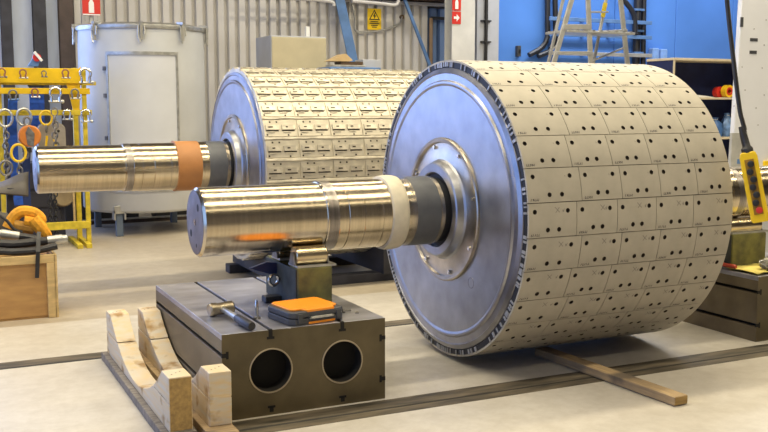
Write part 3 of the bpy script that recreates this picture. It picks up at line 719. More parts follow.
def shackle(px, py, wpx, m, pin, label, dy=-.06):
    c = rp(px, py, dy); s = wpx/86.0/2
    t = thing('bow_shackle', label, 'shackle', (c.x, c.y, c.z-1.3*s), 'shackles hung on the yellow rack')
    pts = []
    for k in range(-2, 19):
        a = -PI*.22+(PI*1.44)*k/16; 
        if 0 <= k <= 16: pts.append((c.x+s*.85*math.cos(a), c.y, c.z+s*.35+s*.85*math.sin(a)))
    pts = [(c.x+s*.62, c.y, c.z-s*1.1)]+pts+[(c.x-s*.62, c.y, c.z-s*1.1)]
    MB().tube(pts, [s*.26]+[s*.22]*(len(pts)-2)+[s*.26], 8).build('bow', m, t)
    MB().tube([(c.x-s*1.05, c.y, c.z-s*1.05), (c.x+s*1.05, c.y, c.z-s*1.05)], s*.2, 8).ball((c.x+s*1.05, c.y, c.z-s*1.05), s*.34).build('pin', pin, t)
    return t
for (px, py, w, m, pn, lb) in (
    (2, 73, 7, rust, dullsteel, 'rusty shackle at the left end of the yellow top sheet'),
    (23, 74, 7, rust, galv, 'rusty shackle second from the left on the yellow top sheet'),
    (44, 74, 5, dullsteel, dullsteel, 'smallest dark shackle on the yellow top sheet'),
    (65.5, 74, 7, rust, galv, 'red-brown shackle on the yellow top sheet near its right end'),
    (85.5, 76, 12, chrome, galv, 'big bright shackle at the right top corner of the yellow rack'),
    (13, 95, 8, dullsteel, bluesteel, 'grey shackle at the left of the rack middle rail'),
    (35, 93, 7, rust, white, 'red shackle with pale pin on the rack middle rail'),
    (55.5, 95, 12, chrome, galv, 'big bright shackle on the rack middle rail'),
    (75, 94, 8, dullsteel, galv, 'small grey shackle at the right of the rack middle rail'),
    (67, 115, 8, chrome, galv, 'small bright shackle on the rack lower rail'),
    (86, 116, 10, chrome, galv, 'bright shackle at the right end of the rack lower rail')):
    shackle(px, py, w, m, pn, lb)

def oval(c, w, h, r, n=24, tilt=0):
    pts = []
    for k in range(n):
        a = 2*PI*k/n; x_, z_ = w*math.cos(a), h*math.sin(a)
        pts.append((c[0]+x_*math.cos(tilt), c[1]+x_*math.sin(tilt), c[2]+z_))
    return MB().tube(pts, r, 8, closed=True)
def links(top, n, lw, lh, r):
    b = MB()
    for k in range(n):
        c = (top[0]+.006*math.sin(k*1.7), top[1], top[2]-lh*1.45*k); b2 = oval(c, lw, lh, r, 12, 0 if k % 2 else PI/2.4); b.add(b2.v, b2.f)
    return b
def chain_sling(px, py, ringm, chm, ringpx, n, label, hook=True, group='chain slings on the yellow rack', dy=-.10):
    c = rp(px, py, dy); s = ringpx/86/2
    t = thing('chain_sling', label, 'chain sling', (c.x, c.y, c.z-1.0), group)
    oval(c, s, s*1.25, s*.2).build('ring', ringm, t)
    top = (c.x, c.y, c.z-s*1.25-.04)
    o = links(top, n, .028, .04, .010).build('chain', chm, t)
    if hook:
        z = top[2]-.058*n-.02
        pts = [(c.x, c.y, z), (c.x, c.y, z-.03)]+[(c.x+.035-.055*math.cos(a)-.0, c.y, z-.09-.055*math.sin(a)) for a in [PI*.15+PI*1.15*k/10 for k in range(11)]]
        MB().tube(pts, [.014]*4+[.02]*6+[.016, .012, .008], 8).build('hook', ringm, t)
    return t
chain_sling(5, 118, galv, dullsteel, 13, 9, 'chain sling with big grey ring at the left of the rack')
chain_sling(24, 117, galv, dullsteel, 13, 6, 'chain sling with grey ring behind the orange clamp', False, dy=-.07)
chain_sling(46, 118, yellow, dullsteel, 11, 1, 'short chain sling with yellow ring and yellow hook')
chain_sling(54.5, 112, dullsteel, dullsteel, 6, 7, 'dark thin chain hanging in front of the grey lifting magnet', False, dy=-.2)
chain_sling(18.5, 153, yellow, dullsteel, 13, 3, 'chain sling with worn yellow oval ring hanging low', False, dy=-.24)
chain_sling(6, 168, dullsteel, dullsteel, 11, 2, 'dull steel ring sling at the far left above the rubber sheet', False, dy=-.26)
for i, px in enumerate((49.5, 55)):
    c = rp(px, 190, .1+.06*i); t = thing('hanging_chain', 'dark loose chain hanging below the rear shaft, %s of two' % ('left' if i == 0 else 'right'), 'chain', (c.x, c.y, .25), 'loose chains under the rack')
    links((c.x, c.y, c.z), 16, .02, .032, .008).build('links', black, t)
# orange lifting clamp (disc with dark middle)
c = rp(29.5, 136, -.20); t = thing('lifting_clamp', 'round orange lifting clamp hanging on the rack', 'clamp', (c.x, c.y, c.z-.12))
MB().lathe([(-.05, .001), (-.05, .105), (-.035, .12), (.035, .12), (.05, .105), (.05, .001)], 28, 'y', c).build('cheek', mat('orange clamp paint', (.62, .20, .03), .5, 0, .12), t)
MB().prism([(c.x-.03, c.z-.10), (c.x+.035, c.z-.12), (c.x+.05, c.z+.03), (c.x-.01, c.z+.11), (c.x-.045, c.z+.04)], c.y-.06, c.y+.06, 'y').build('jaw', dullsteel, t, smooth=False, bevel=.006)
oval((c.x-.02, c.y, c.z+.16), .035, .05, .012).build('shackle_ring', dullsteel, t)
# grey lifting magnet with rounded top
c = rp(51, 132, -.02); t = thing('lifting_magnet', 'grey rounded lifting magnet body on the rack behind the rear shaft end', 'lifting magnet', (c.x, c.y, c.z-.2))
pts = [(c.x-.14, c.z-.2), (c.x+.16, c.z-.2), (c.x+.16, c.z+.02)]+[(c.x+.16-.08*(1-math.cos(a)), c.z+.02+.08*math.sin(a)) for a in [PI/2*k/6 for k in range(1, 7)]]+[(c.x-.14+.08*(1-math.cos(a)), c.z+.02+.08*math.sin(a)) for a in [PI/2*k/6 for k in range(6, -1, -1)]]
MB().prism(pts, c.y, c.y+.16, 'y').build('body', mat('warm grey casting', (.36, .32, .27), .55, .2), t, smooth=False, bevel=.01)
MB().lathe([(c.y-.01, .001), (c.y-.01, .016), (c.y+.01, .016)], 12, 'y', (c.x+.08, 0, c.z+.01)).build('bolt', black, t)
for s in (-.035, .035):
    pass
# blue slings hanging behind
for i, (pts2, wd, lb) in enumerate((([(13, 96), (12, 130), (14, 160), (17, 190), (19, 205)], .10, 'long blue textile sling hanging at the left of the rack'),
                                   ([(36, 84), (37, 104), (37, 126)], .16, 'broad blue textile sling hanging behind the middle rail'),
                                   ([(27, 150), (26, 180), (28, 215)], .08, 'dark blue textile sling hanging beside the rear shaft end'))):
    P3 = [rp(x_, y_, .20) for (x_, y_) in pts2]; t = thing('textile_sling', lb, 'sling', tuple(P3[-1]), 'slings on the yellow rack'); b = MB()
    for a, e in zip(P3[:-1], P3[1:]): b.bar(a, e, .02, wd, up=(1, 0, 0))
    b.build('webbing', blue_sling if i < 2 else mat('navy sling', (.02, .04, .14), .8), t, smooth=False)
    MB().box(P3[0].x-wd/2-.01, P3[0].x+wd/2+.01, P3[0].y-.02, P3[0].y+.02, P3[0].z-.03, P3[0].z+.03).build('loop', dark_cloth, t, smooth=False, bevel=.008)
# red-white padlock hoist trolley on the top sheet
c = rp(36, 61, .0); t = thing('snatch_block', 'red and white pulley block standing on top of the yellow rack', 'pulley block', (c.x, c.y, rp(36, 68).z))
z0 = rp(36, 67.6).z+.012
MB().prism([(c.x-.09, z0), (c.x+.02, z0), (c.x+.04, z0+.07), (c.x-.03, z0+.1)], YR-.01, YR+.05, 'y').build('body', bluesteel, t, smooth=False, bevel=.006)
MB().lathe([(YR-.03, .001), (YR-.03, .045), (YR+.05, .045), (YR+.05, .001)], 18, 'y', (c.x+.01, 0, z0+.1)).build('wheel', red, t)
MB().bar((c.x-.02, YR-.035, z0+.16), (c.x+.06, YR-.035, z0+.06), .03, .03).build('cover', white, t, smooth=False, bevel=.004)
# dark box behind the rack base
t = thing('tool_chest', 'dark tool chest on the floor behind the rack', 'chest', (1.05, 12.35, 0))
MB().box(.55, 1.55, 12.1, 12.6, .06, .95).build('body', mat('dark chest', (.03, .032, .05), .5), t, smooth=False, bevel=.01)
for z in (.2, .42, .64): MB().box(.6, 1.5, 12.085, 12.1, z, z+.19).build('drawer', mat('dark drawer', (.045, .045, .06), .45), t, smooth=False, bevel=.006)
MB().lathe([(12.0, .001), (12.0, .11), (12.06, .13), (12.08, .13), (12.08, .001)], 20, 'y', (1.53, 0, .55)).build('reel', mat('tan reel', (.4, .3, .16), .6), t)

# ================================================================== CRATE WITH HOSES
cx0, cx1, cy0, cy1 = -.35, .905, 7.75, 8.35; cz1 = gy(55, 254, 7.75).z
ct = thing('wooden_crate', 'plywood crate with pine battens at the left edge', 'crate', (.3, 8.05, 0))
MB().box(cx0, cx1-.012, cy0+.012, cy0+.024, .02, cz1-.01).build('front_panel', ply, ct, smooth=False)
MB().box(cx0, cx1-.012, cy1-.024, cy1-.012, .02, cz1-.01).build('back_panel', ply, ct, smooth=False)
MB().box(cx1-.024, cx1-.012, cy0+.02, cy1-.02, .02, cz1-.01).build('side_panel', ply, ct, smooth=False)
MB().box(cx0, cx0+.012, cy0+.02, cy1-.02, .02, cz1-.01).build('side_panel', ply, ct, smooth=False)
MB().box(cx0, cx1-.02, cy0+.02, cy1-.02, .0, .02).build('bottom_panel', ply, ct, smooth=False)
MB().box(cx0, cx1, cy0-.012, cy0+.012, cz1-.065, cz1).build('batten', pine, ct, smooth=False, bevel=.004)
MB().box(cx1-.065, cx1, cy0-.012, cy0+.012, .0, cz1-.066).build('batten', pine, ct, smooth=False, bevel=.004)
MB().box(cx1-.012, cx1+.012, cy0-.012, cy0+.07, 0, cz1).build('batten', pine, ct, smooth=False, bevel=.004)
MB().box(cx1-.012, cx1+.012, cy1-.07, cy1+.012, 0, cz1).build('batten', pine, ct, smooth=False, bevel=.004)
MB().box(cx1-.012, cx1+.012, cy0+.07, cy1-.07, cz1-.065, cz1).build('batten', pine, ct, smooth=False, bevel=.004)
MB().box(cx0, cx1, cy1-.012, cy1+.012, cz1-.065, cz1).build('batten', pine, ct, smooth=False, bevel=.004)
MB().box(cx0, cx1-.025, cy0+.025, cy1-.025, cz1-.05, cz1-.03).build('lid_board', ply, ct, smooth=False)
def hp(x, y, Y): return gy(x, y, Y)
def smoothpts(P, n=6):
    P = [Vector(p) for p in P]; out = []
    for i in range(len(P)-1):
        p0, p1, p2, p3 = P[max(i-1, 0)], P[i], P[i+1], P[min(i+2, len(P)-1)]
        for k in range(n):
            t = k/n; out.append(.5*((2*p1)+(-p0+p2)*t+(2*p0-5*p1+4*p2-p3)*t*t+(-p0+3*p1-3*p2+p3)*t**3))
    return out+[P[-1]]
def hose(label, pts, r, fit=None, m=black_rubber):
    P = [Vector((p.x, p.y, max(p.z, cz1+r+.002))) for p in smoothpts(pts)]; t = thing('hydraulic_hose', label, 'hose', tuple(P[0]), 'hoses on the crate')
    MB().tube(P, r, 10).build('hose', m, t)
    for (e, ln, rr2) in (fit or []):
        if e == 0: a, d = P[0], (P[0]-P[2]).normalized()
        else: a, d = P[-1], (P[-1]-P[-3]).normalized()
        MB().tube([a-d*.02, a+d*ln*.3, a+d*ln*.31, a+d*ln*.7, a+d*ln*.71, a+d*ln], [r*1.15, r*1.15, r*rr2, r*rr2, r*rr2*.85, r*rr2*.85], 12).build('fitting', galv, t)
    return t
H1 = cz1+.005
hose('black hose with long silver end fitting at the left edge of the crate', [hp(16, 236, 7.95), hp(30, 238, 7.95), hp(42, 241, 7.95), hp(47, 242, 7.97), hp(51, 243, 7.98)], .032, [(0, .16, 1.25)])
hose('black hose with silver end fitting at the crate right corner', [hp(-8, 243, 7.85), hp(15, 244, 7.85), hp(35, 242, 7.87), hp(50, 240.5, 7.87)], .034, [(1, .13, 1.2)])
hose('lowest black hose curving round above the crate edge', [hp(-8, 250.5, 7.80), hp(15, 252, 7.79), hp(38, 250, 7.79), hp(50, 247.5, 7.79), hp(57, 246, 7.79)], .028)
hose('thin black hose lying over the orange sling at the crate', [hp(-6, 212, 8.01), hp(6, 220, 8.0), hp(14, 229, 7.99), hp(22, 232, 8.0)], .012)
# canvas heap under the hoses
t = thing('canvas_heap', 'dark canvas heaped on the wooden crate', 'canvas', (.3, 8.1, cz1)); b = MB(); rnd = random.Random(9); n, mm = 16, 9; vs = []
for j in range(mm):
    for i in range(n):
        u, v = i/(n-1), j/(mm-1); e = min(1, 4*min(u, 1-u))*min(1, 4*min(v, 1-v))
        hgt = (.36*(1-u)**.5+.06)*e+rnd.uniform(-.02, .03)*e
        vs.append((.25+u*.60, 8.12+v*.20, cz1-.028+max(0, hgt)))
b.add(vs, [(j*n+i, j*n+i+1, (j+1)*n+i+1, (j+1)*n+i) for j in range(mm-1) for i in range(n-1)]).build('cloth', dark_cloth, t, ang=80)
# orange round sling
t = thing('round_sling', 'thick orange textile sling looped on top of the crate', 'sling', tuple(hp(30, 232, 7.98)))
rs_ = [hp(8, 228, 8.09), hp(14, 217, 8.09), hp(22, 211.5, 8.08), hp(34, 213, 8.07), hp(41, 220, 8.06), hp(34, 222, 8.05), hp(24, 221, 8.05)]
MB().tube(smoothpts(rs_), .046, 10).build('loop', orange_sling, t)
MB().tube(smoothpts([hp(33, 219, 8.04), hp(38, 225, 8.03), hp(44, 232, 8.03), hp(46, 236, 8.05)]), [.054]*10+[.048]*9, 10).build('loop', orange_sling, t)
MB().tube(smoothpts([hp(14, 225, 8.06), hp(22, 227, 8.05), hp(33, 229, 8.06)]), .046, 10).build('loop', mat('dusty orange sling', (.42, .22, .04), .85, 0, .2, 20, bump=.3), t)
# strap hanging over the crate front
t = thing('black_strap', 'black strap hanging over the front of the crate', 'strap', tuple(hp(37, 278, 7.73))); b = MB()
sp = [hp(39, 232, 7.84), hp(38.5, 240, 7.79), hp(38, 252, 7.73), hp(37.5, 265, 7.73), hp(37, 278, 7.73)]
for a, e in zip(sp[:-1], sp[1:]): b.bar(a, e, .008, .03, up=(1, 0, 0))
b.build('webbing', black_rubber, t, smooth=False)
# stiff rubber sheet leaning out above the crate
t = thing('rubber_sheet', 'curled grey rubber sheet sticking out above the crate', 'rubber sheet', (hp(5, 200, 8.5).x, 8.5, 0)); b = MB(); vs = []; n = 10
for j in range(2):
    for i in range(n):
        u = i/(n-1); x_ = -20+u*48.5; yt = 184-u*10+(2.5*math.sin(u*5)); yb2 = 190-u*4
        p = hp(x_, yt if j == 0 else yb2+u*9, 8.62 if j == 0 else 8.42); vs.append(p)
b.add(vs, [(i, i+1, n+i+1, n+i) for i in range(n-1)]); o = b.build('sheet', grey_mat, t, ang=60); md = o.modifiers.new('thick', 'SOLIDIFY'); md.thickness = .02
MB().bar(hp(10, 188, 8.5), Vector((hp(4, 190, 8.5).x, 8.5, 0)), .05, .05).bar(hp(-12, 190, 8.5), Vector((hp(-12, 190, 8.5).x, 8.5, 0)), .05, .05).build('prop', darkcol, t, smooth=False)

# ================================================================== BACKGROUND AT THE CORRUGATED WALL
YC = 13.6
a, b2 = gy(272, 50, YC).x, gy(327, 50, YC).x; zt2 = gy(300, 36, YC).z
t = thing('electrical_cabinet', 'beige electrical cabinet standing by the corrugated wall behind the rear roll', 'cabinet', ((a+b2)/2, YC+.3, 0))
MB().box(a-.01, b2, YC+.02, YC+.72, 0, zt2).build('body', cabside, t, smooth=False, bevel=.01)
cdr = MB().box(a, b2-.01, YC, YC+.02, .1, zt2-.02).build('door', cabinetm, t, smooth=False, bevel=.008)
q = gy(308, 30, YC+.2); MB().box(q.x-.03, q.x+.03, YC+.2, YC+.26, zt2, zt2+.16).build('conduit', white, t, smooth=False, bevel=.006)
MB().box(a+.02, a+.05, YC-.02, YC, 1.1, 1.3).build('handle', black, cdr, smooth=False, bevel=.004)
# low steel locker with boards on top
YS = 12.95; a, b2 = gy(330, 64, YS).x, gy(381, 64, YS).x; zs = gy(350, 67, YS).z
t = thing('steel_locker', 'grey blue locker carrying the loose boards beside the beige cabinet', 'locker', ((a+b2)/2, YS+.25, 0))
MB().box(a, b2, YS, YS+.5, 0, zs).build('body', bluesteel, t, smooth=False, bevel=.01)
for k in range(2): MB().box(a+.02+(b2-a)/2*k, a+(b2-a)/2*(k+1)-.02, YS-.012, YS, .1, zs-.04).build('door', cabside, t, smooth=False, bevel=.005)
for (x0_, x1_, z0_, th_, m_, dy, lb) in ((332, 366, .0, .03, galv, .02, 'long pale board at the bottom of the board pile'), (341, 363, .032, .05, brownbeam, .12, 'dark brown board in the middle of the board pile')):
    aa, bb = gy(x0_, 64, YS+dy).x, gy(x1_, 64, YS+dy).x
    tag(MB().box(aa, bb, YS+dy, YS+dy+.25, zs+z0_, zs+z0_+th_).build('board', m_, smooth=False, bevel=.004), lb, 'board', 'boards on the grey blue locker')
aa, bb = gy(329, 60, YS+.1).x, gy(353, 60, YS+.1).x
tag(MB().prism([(aa, zs+.083), (bb-.05, zs+.083), (bb, zs+.10), (bb-.1, zs+.19), (bb-.15, zs+.19)], YS+.1, YS+.32, 'y').build('cardboard_wedge', card, smooth=False, bevel=.004), 'tan folded cardboard wedge on top of the board pile', 'cardboard')
tag(MB().box(gy(362, 64, YS+.2).x, gy(380, 64, YS+.2).x, YS+.16, YS+.45, zs+.0, zs+.12).build('grey_box', cabside, smooth=False, bevel=.008), 'small grey box at the right of the board pile', 'box')
# blue braces on the wall
def brace(x0_, y0_, x1_, y1_, wd, Y, label, wb2=.18):
    a, b2 = gy(x0_, y0_, Y), gy(x1_, y1_, Y); d = (b2-a); a = a-d*.25; b2 = b2+d*1.2
    if b2.z < 0: b2 = a+d*((a.z)/(-d.z))
    t = thing('steel_brace', label, 'brace', tuple(b2)); f = MB().bar(a, b2, .02, wd, up=(1, 0, 0)).build('flange', bluesteel, t, smooth=False)
    MB().bar(a+Vector((0, wb2/2, 0)), b2+Vector((0, wb2/2, 0)), wb2, .02, up=(1, 0, 0)).build('web', bluesteel, t, smooth=False)
brace(341, 5, 353, 60, .17, WB-.25, 'broad blue steel brace leaning on the corrugated wall')
brace(407, 5, 428, 60, .05, WB-.25, 'thin blue steel brace right of the warning sign', .06)
# warning sign (electrical hazard)
YW = WB-.012
def sp_(x, y, Y): return gy(x, y, Y)
a, b2 = gy(367.3, 19, YW), gy(381, 19, YW); w_ = b2.x-a.x; z1_, z0_ = gy(374, 8.6, YW).z, gy(374, 29.8, YW).z
ws = thing('warning_sign', 'yellow electrical hazard warning sign on the corrugated wall', 'sign', (a.x+w_/2, YW, z0_))
MB().box(a.x, b2.x, YW-.008, YW, z0_, z1_).build('board', signyel, ws, smooth=False)
hh = z1_-z0_; cxw = a.x+w_/2
def tri(s, zc): return [(cxw-s, zc-s*.75), (cxw+s, zc-s*.75), (cxw, zc+s*.95)]
zc = z1_-hh*.32
MB().prism(tri(w_*.40, zc), YW-.011, YW-.008, 'y').build('triangle', black, ws, smooth=False)
MB().prism(tri(w_*.29, zc-.004), YW-.013, YW-.011, 'y').build('triangle_field', signyel, ws, smooth=False)
MB().prism([(cxw+.01, zc+.05), (cxw-.03, zc-.02), (cxw-.005, zc-.018), (cxw-.015, zc-.075), (cxw+.03, zc), (cxw+.005, zc-.002), (cxw+.02, zc+.05)], YW-.015, YW-.013, 'y').build('bolt_symbol', black, ws, smooth=False)
for k, fr in enumerate((.55, .7, .5, .35)):
    z = z1_-hh*(.62+.085*k); MB().box(cxw-w_*fr/2, cxw+w_*fr/2, YW-.011, YW-.008, z-.008, z+.008).build('text_line', black, ws, smooth=False)
# sagging cable across the wall
t = thing('wall_cable', 'grey cable sagging below the yellow warning sign', 'cable', tuple(gy(375, 33, WB-.05)))
MB().tube(smoothpts([gy(352, 4, WB-.05), gy(355, 18, WB-.06), gy(356, 31, WB-.06), gy(366, 32, WB-.06), gy(380, 30.5, WB-.06), gy(392, 27, WB-.06), gy(400, 23, WB-.05), gy(402, 16.5, WB-.04)]), .018, 6).build('cable', galv, t)
q = gy(402, 17, WB-.03); MB().lathe([(WB-.05, .001), (WB-.05, .04), (WB+.02, .04)], 10, 'y', (q.x, 0, q.z)).build('gland', brownbeam, t)
t = thing('stand_pipe', 'rusty vertical pipe with black branch by the white column', 'pipe', (gy(434, 60, WB-.1).x, WB-.1, 0))
q = gy(431, 18, WB-.06); MB().tube([(q.x, q.y, 0), (q.x, q.y, q.z)], .035, 10).build('riser', mat('rusty pipe', (.30, .20, .12), .6, .2), t)
q2 = gy(452, 18.5, WB-.06); MB().tube([q, (q2.x, q.y, q.z)], .03, 10).build('branch', blackpipe, t)
t = thing('pipe_run', 'pale pipe running along the roof beam above the warning sign', 'pipe', tuple(gy(336, 4, WB-.4)))
MB().tube(smoothpts([gy(240, -3, WB-.4), gy(300, -1, WB-.4), gy(330, 1.5, WB-.4), gy(334, 6, WB-.4)]), .03, 8).build('pipe', cladding, t); MB().tube(smoothpts([gy(352, 1, WB-.4), gy(380, 3.5, WB-.4), gy(394, 5, WB-.4), gy(398, 2, WB-.4), gy(398, -6, WB-.4)]), .03, 8).build('pipe', cladding, t)

# fire extinguisher sign, left
YE = 13.85; a, b2 = gy(82.3, 8, YE).x, gy(100.4, 8, YE).x; z0_ = gy(91, 15.5, YE).z; z1_ = z0_+(b2-a)*1.35
es = thing('extinguisher_sign', 'red fire extinguisher sign above the tank on the left', 'sign', ((a+b2)/2, YE, z0_))
MB().box(a, b2, YE, YE+.01, z0_, z1_).build('board', red, es, smooth=False, bevel=.003)
MB().box(a+.004, b2-.004, YE-.003, YE, z0_+.004, z0_+.02).build('border', white, es, smooth=False)
cx_ = (a+b2)/2; MB().prism([(cx_-.035, z0_+.035), (cx_+.035, z0_+.035), (cx_+.035, z0_+.17), (cx_+.018, z0_+.2), (cx_+.018, z0_+.24), (cx_-.018, z0_+.24), (cx_-.018, z0_+.2), (cx_-.035, z0_+.17)], YE-.004, YE, 'y').build('extinguisher_symbol', white, es, smooth=False)
for xx in (a+.03, b2-.04): MB().box(xx, xx+.015, YE+.01, YE+.03, z0_-.08, z0_+.1).build('bracket', galv, es, smooth=False)
MB().box(cx_-.02, cx_+.02, YE+.03, YE+.07, 0, z1_).build('post', galv, es, smooth=False)

# ================================================================== WHITE COLUMN, BLUE WALL FITTINGS
YK = 14.4; a, b2 = gy(452, 30, YK).x, gy(475, 30, YK).x
t = thing('white_column', 'white painted steel column carrying red signs', 'column', ((a+b2)/2, YK+.12, 0))
MB().box(a, b2, YK, YK+.02, 0, 7.4).build('flange', whitecol, t, smooth=False, bevel=.004); MB().box(a, b2, YK+.24, YK+.26, 0, 7.4).build('flange', whitecol, t, smooth=False)
MB().box((a+b2)/2-.01, (a+b2)/2+.01, YK+.02, YK+.24, 0, 7.4).build('web', whitecol, t, smooth=False)
for i, (y0_, y1_, lb) in enumerate(((-9, 10.5, 'upper red fire sign on the white column'), (11.5, 24, 'lower red sign with white arrow on the white column'))):
    z0_, z1_ = gy(456, y1_, YK-.01).z, gy(456, y0_, YK-.01).z; aa, bb = gy(452.3, 10, YK-.01).x, gy(461, 10, YK-.01).x
    s = thing('fire_sign', lb, 'sign', ((aa+bb)/2, YK-.01, z0_), 'red signs on the white column')
    MB().box(aa, bb, YK-.01, YK-.001, z0_, z1_).build('board', red, s, smooth=False)
    cz_ = (z0_+z1_)/2 if i else z0_+.06; cx_ = (aa+bb)/2; ww = bb-aa
    if i: MB().prism([(cx_-ww*.32, cz_-.02), (cx_, cz_-.02), (cx_, cz_-.06), (cx_+ww*.34, cz_), (cx_, cz_+.06), (cx_, cz_+.02), (cx_-ww*.32, cz_+.02)], YK-.014, YK-.01, 'y').build('arrow_symbol', white, s, smooth=False)
    else: MB().prism([(cx_-.03, z0_+.025), (cx_+.03, z0_+.025), (cx_+.03, z0_+.14), (cx_+.015, z0_+.18), (cx_-.015, z0_+.18), (cx_-.03, z0_+.14)], YK-.014, YK-.01, 'y').build('extinguisher_symbol', white, s, smooth=False)
YD = 14.9
a, b2 = gy(477, 30, YD).x, gy(499, 30, YD).x
t = thing('cable_tray', 'grey blue cable tray with black cable next to the white column', 'cable tray', ((a+b2)/2, YD, 0))
MB().box(a, b2, YD, YD+.3, 0, 7.3).build('back', cabside, t, smooth=False, bevel=.01); q = gy(486, 30, YD-.03).x
MB().tube([(q, YD-.035, .3), (q, YD-.035, 7.2)], .03, 8).build('cable', black, t)
for z in (gy(486, 21, YD).z, gy(486, 42, YD).z, 1.2, .5, 3.9): MB().box(q-.1, q+.1, YD-.05, YD, z-.012, z+.012).build('clip', black, t, smooth=False)
def pipe(label, pts, r, Y, m=blackpipe, clips=()):
    P = smoothpts([gy(x_, y_, Y) for (x_, y_) in pts]); P = [Vector((P[0].x, Y, 7.3))]+P if pts[0][1] < 0 else P
    t = thing('wall_pipe', label, 'pipe', tuple(P[-1]), 'black pipes on the blue wall'); MB().tube(P, r, 10).build('pipe', m, t)
    for (x_, y_) in clips: c = gy(x_, y_, Y); MB().box(c.x-.12, c.x+.12, Y-r-.01, Y+r+.05, c.z-.02, c.z+.02).build('clip', bluesteel, t, smooth=False)
YB = WB-.2
pipe('left black pipe bending toward the roll on the blue wall', [(547.5, -4), (547.5, 20), (547, 38), (541, 48), (529, 55)], .05, YB)
pipe('second black pipe right beside the bending one', [(555, -4), (555.5, 20), (555, 40), (549, 51), (538, 56)], .05, YB)
pipe('thick straight black pipe right of the ladder', [(638, -4), (637, 30), (636, 70), (635.5, 140)], .075, YB, clips=((637, 10), (636.5, 31), (636, 53)))
pipe('thin straight black pipe right of the thick one', [(644, -4), (643.5, 30), (643, 70), (642.5, 140)], .05, YB)
pipe('black hose curving down behind the ladder to the thick pipe', [(618, -4), (627, 4), (634, 16), (635, 34)], .05, YB-.15)
for y_, lb in ((18.5, 'upper pale cable rail on the blue wall behind the ladder'), (53, 'lower pale cable rail on the blue wall behind the ladder'), (34, 'middle cable rail on the blue wall behind the ladder')):
    c, c2 = gy(549, y_, YB-.12), gy(651, y_-1, YB-.12)
    t = thing('cable_rail', lb, 'rail', (c.x, c.y, c.z), 'cable rails on the blue wall'); MB().box(c.x, c2.x, YB-.16, YB-.12, c.z-.035, c.z+.035).build('channel', bluesteel if y_ != 53 else alu, t, smooth=False, bevel=.005)
    for k in range(4): xx = c.x+(c2.x-c.x)*(.1+.26*k); MB().box(xx, xx+.05, YB-.12, YB+.1, c.z-.02, c.z+.02).build('bracket', bluesteel, t, smooth=False)
q = gy(520, 51, YB); t = thing('wall_switch', 'small dark switch box on the blue wall', 'switch', (q.x, YB, q.z-.1)); MB().box(q.x-.04, q.x+.04, YB+.02, YB+.1, q.z-.1, q.z+.1).build('box', dark_plastic, t, smooth=False, bevel=.01); MB().box(q.x-.015, q.x+.015, YB, YB+.02, q.z-.03, q.z+.03).build('toggle', black, t, smooth=False)
for i, x_ in enumerate((651, 659.5)):
    aa, bb = gy(x_, 55, YB).x, gy(x_+6.5, 55, YB).x; zz = gy(x_, 48+i, YB).z
    t = thing('cable_duct', 'pale blue duct box low on the blue wall, %s of two' % ('left' if i == 0 else 'right'), 'duct', ((aa+bb)/2, YB, 0), 'duct boxes on the blue wall')
    MB().box(aa, bb, YB-.05, YB+.09, 0, zz).build('duct', mat('pale blue duct', (.22, .38, .74), .4), t, smooth=False, bevel=.02); MB().box(aa+.02, bb-.02, YB-.06, YB-.05, .5, zz-.08).build('cover', mat('pale blue duct', (.22, .38, .74), .4), t, smooth=False)

# ================================================================== PLATFORM STEP LADDER
YLd = 12.4
lp = lambda x_, y_, dy=0: gy(x_, y_, YLd+dy)
base = lp(590, 60)
ld = thing('step_ladder', 'aluminium platform step ladder in front of the blue wall', 'ladder', (base.x, YLd, 0))
def leg_(p, q, w, d, nm, m=alu):
    v = q-p; a = p-v*.35; b = q+v*((q.z)/(-v.z)); return MB().bar(a, b, w, d, up=(1, 0, 0)).build(nm, m, ld, smooth=False, bevel=.006)
leg_(lp(571.5, 0), lp(554.5, 60), .03, .085, 'rail'); leg_(lp(563, 0, .3), lp(549, 60, .3), .03, .05, 'rail')
leg_(lp(588, 0), lp(590.5, 60), .03, .085, 'rail'); leg_(lp(620.5, 0, .5), lp(627, 60, .5), .03, .09, 'rail')
leg_(lp(606, 0, .5), lp(594, 60, .5), .03, .05, 'rail')
MB().bar(lp(605.4, 3, .48), lp(602.6, 17, .48), .04, .06, up=(1, 0, 0)).build('yellow_sleeve', yellow_old, ld, smooth=False)
def xbar(x0_, y0_, x1_, y1_, dy0, dy1, h, d, nm, m=alu): return MB().bar(lp(x0_, y0_, dy0), lp(x1_, y1_, dy1), d, h).build(nm, m, ld, smooth=False, bevel=.004)
a, b2 = lp(566, 30), lp(626, 31, .2)
plat = MB().box(a.x, b2.x, YLd-.03, YLd+.55, a.z-.035, a.z+.0).build('platform', alu, ld, smooth=False, bevel=.006)
for k in range(9): xx = a.x+(b2.x-a.x)*(k+.5)/9; MB().box(xx-.02, xx+.02, YLd-.03, YLd+.55, a.z, a.z+.015).build('tread_ridge', galv, plat, smooth=False)
xbar(563, 27, 590, 27, -.01, -.01, .08, .03, 'platform_edge'); xbar(590, 33, 627, 31, -.01, .3, .06, .03, 'platform_edge')
for (y_, xl) in ((53, 556), (75, 551), (97, 545), (119, 539)): xbar(xl, y_, 591, y_, .0, .0, .05, .06, 'step')
xbar(594, 60, 626, 47, .45, .5, .03, .02, 'cross_brace'); xbar(557, 45, 549, 53, .05, .25, .02, .02, 'cross_brace')
for y_ in (12, ): xbar(588, y_, 608, y_, 0, .4, .03, .02, 'guard_rail')

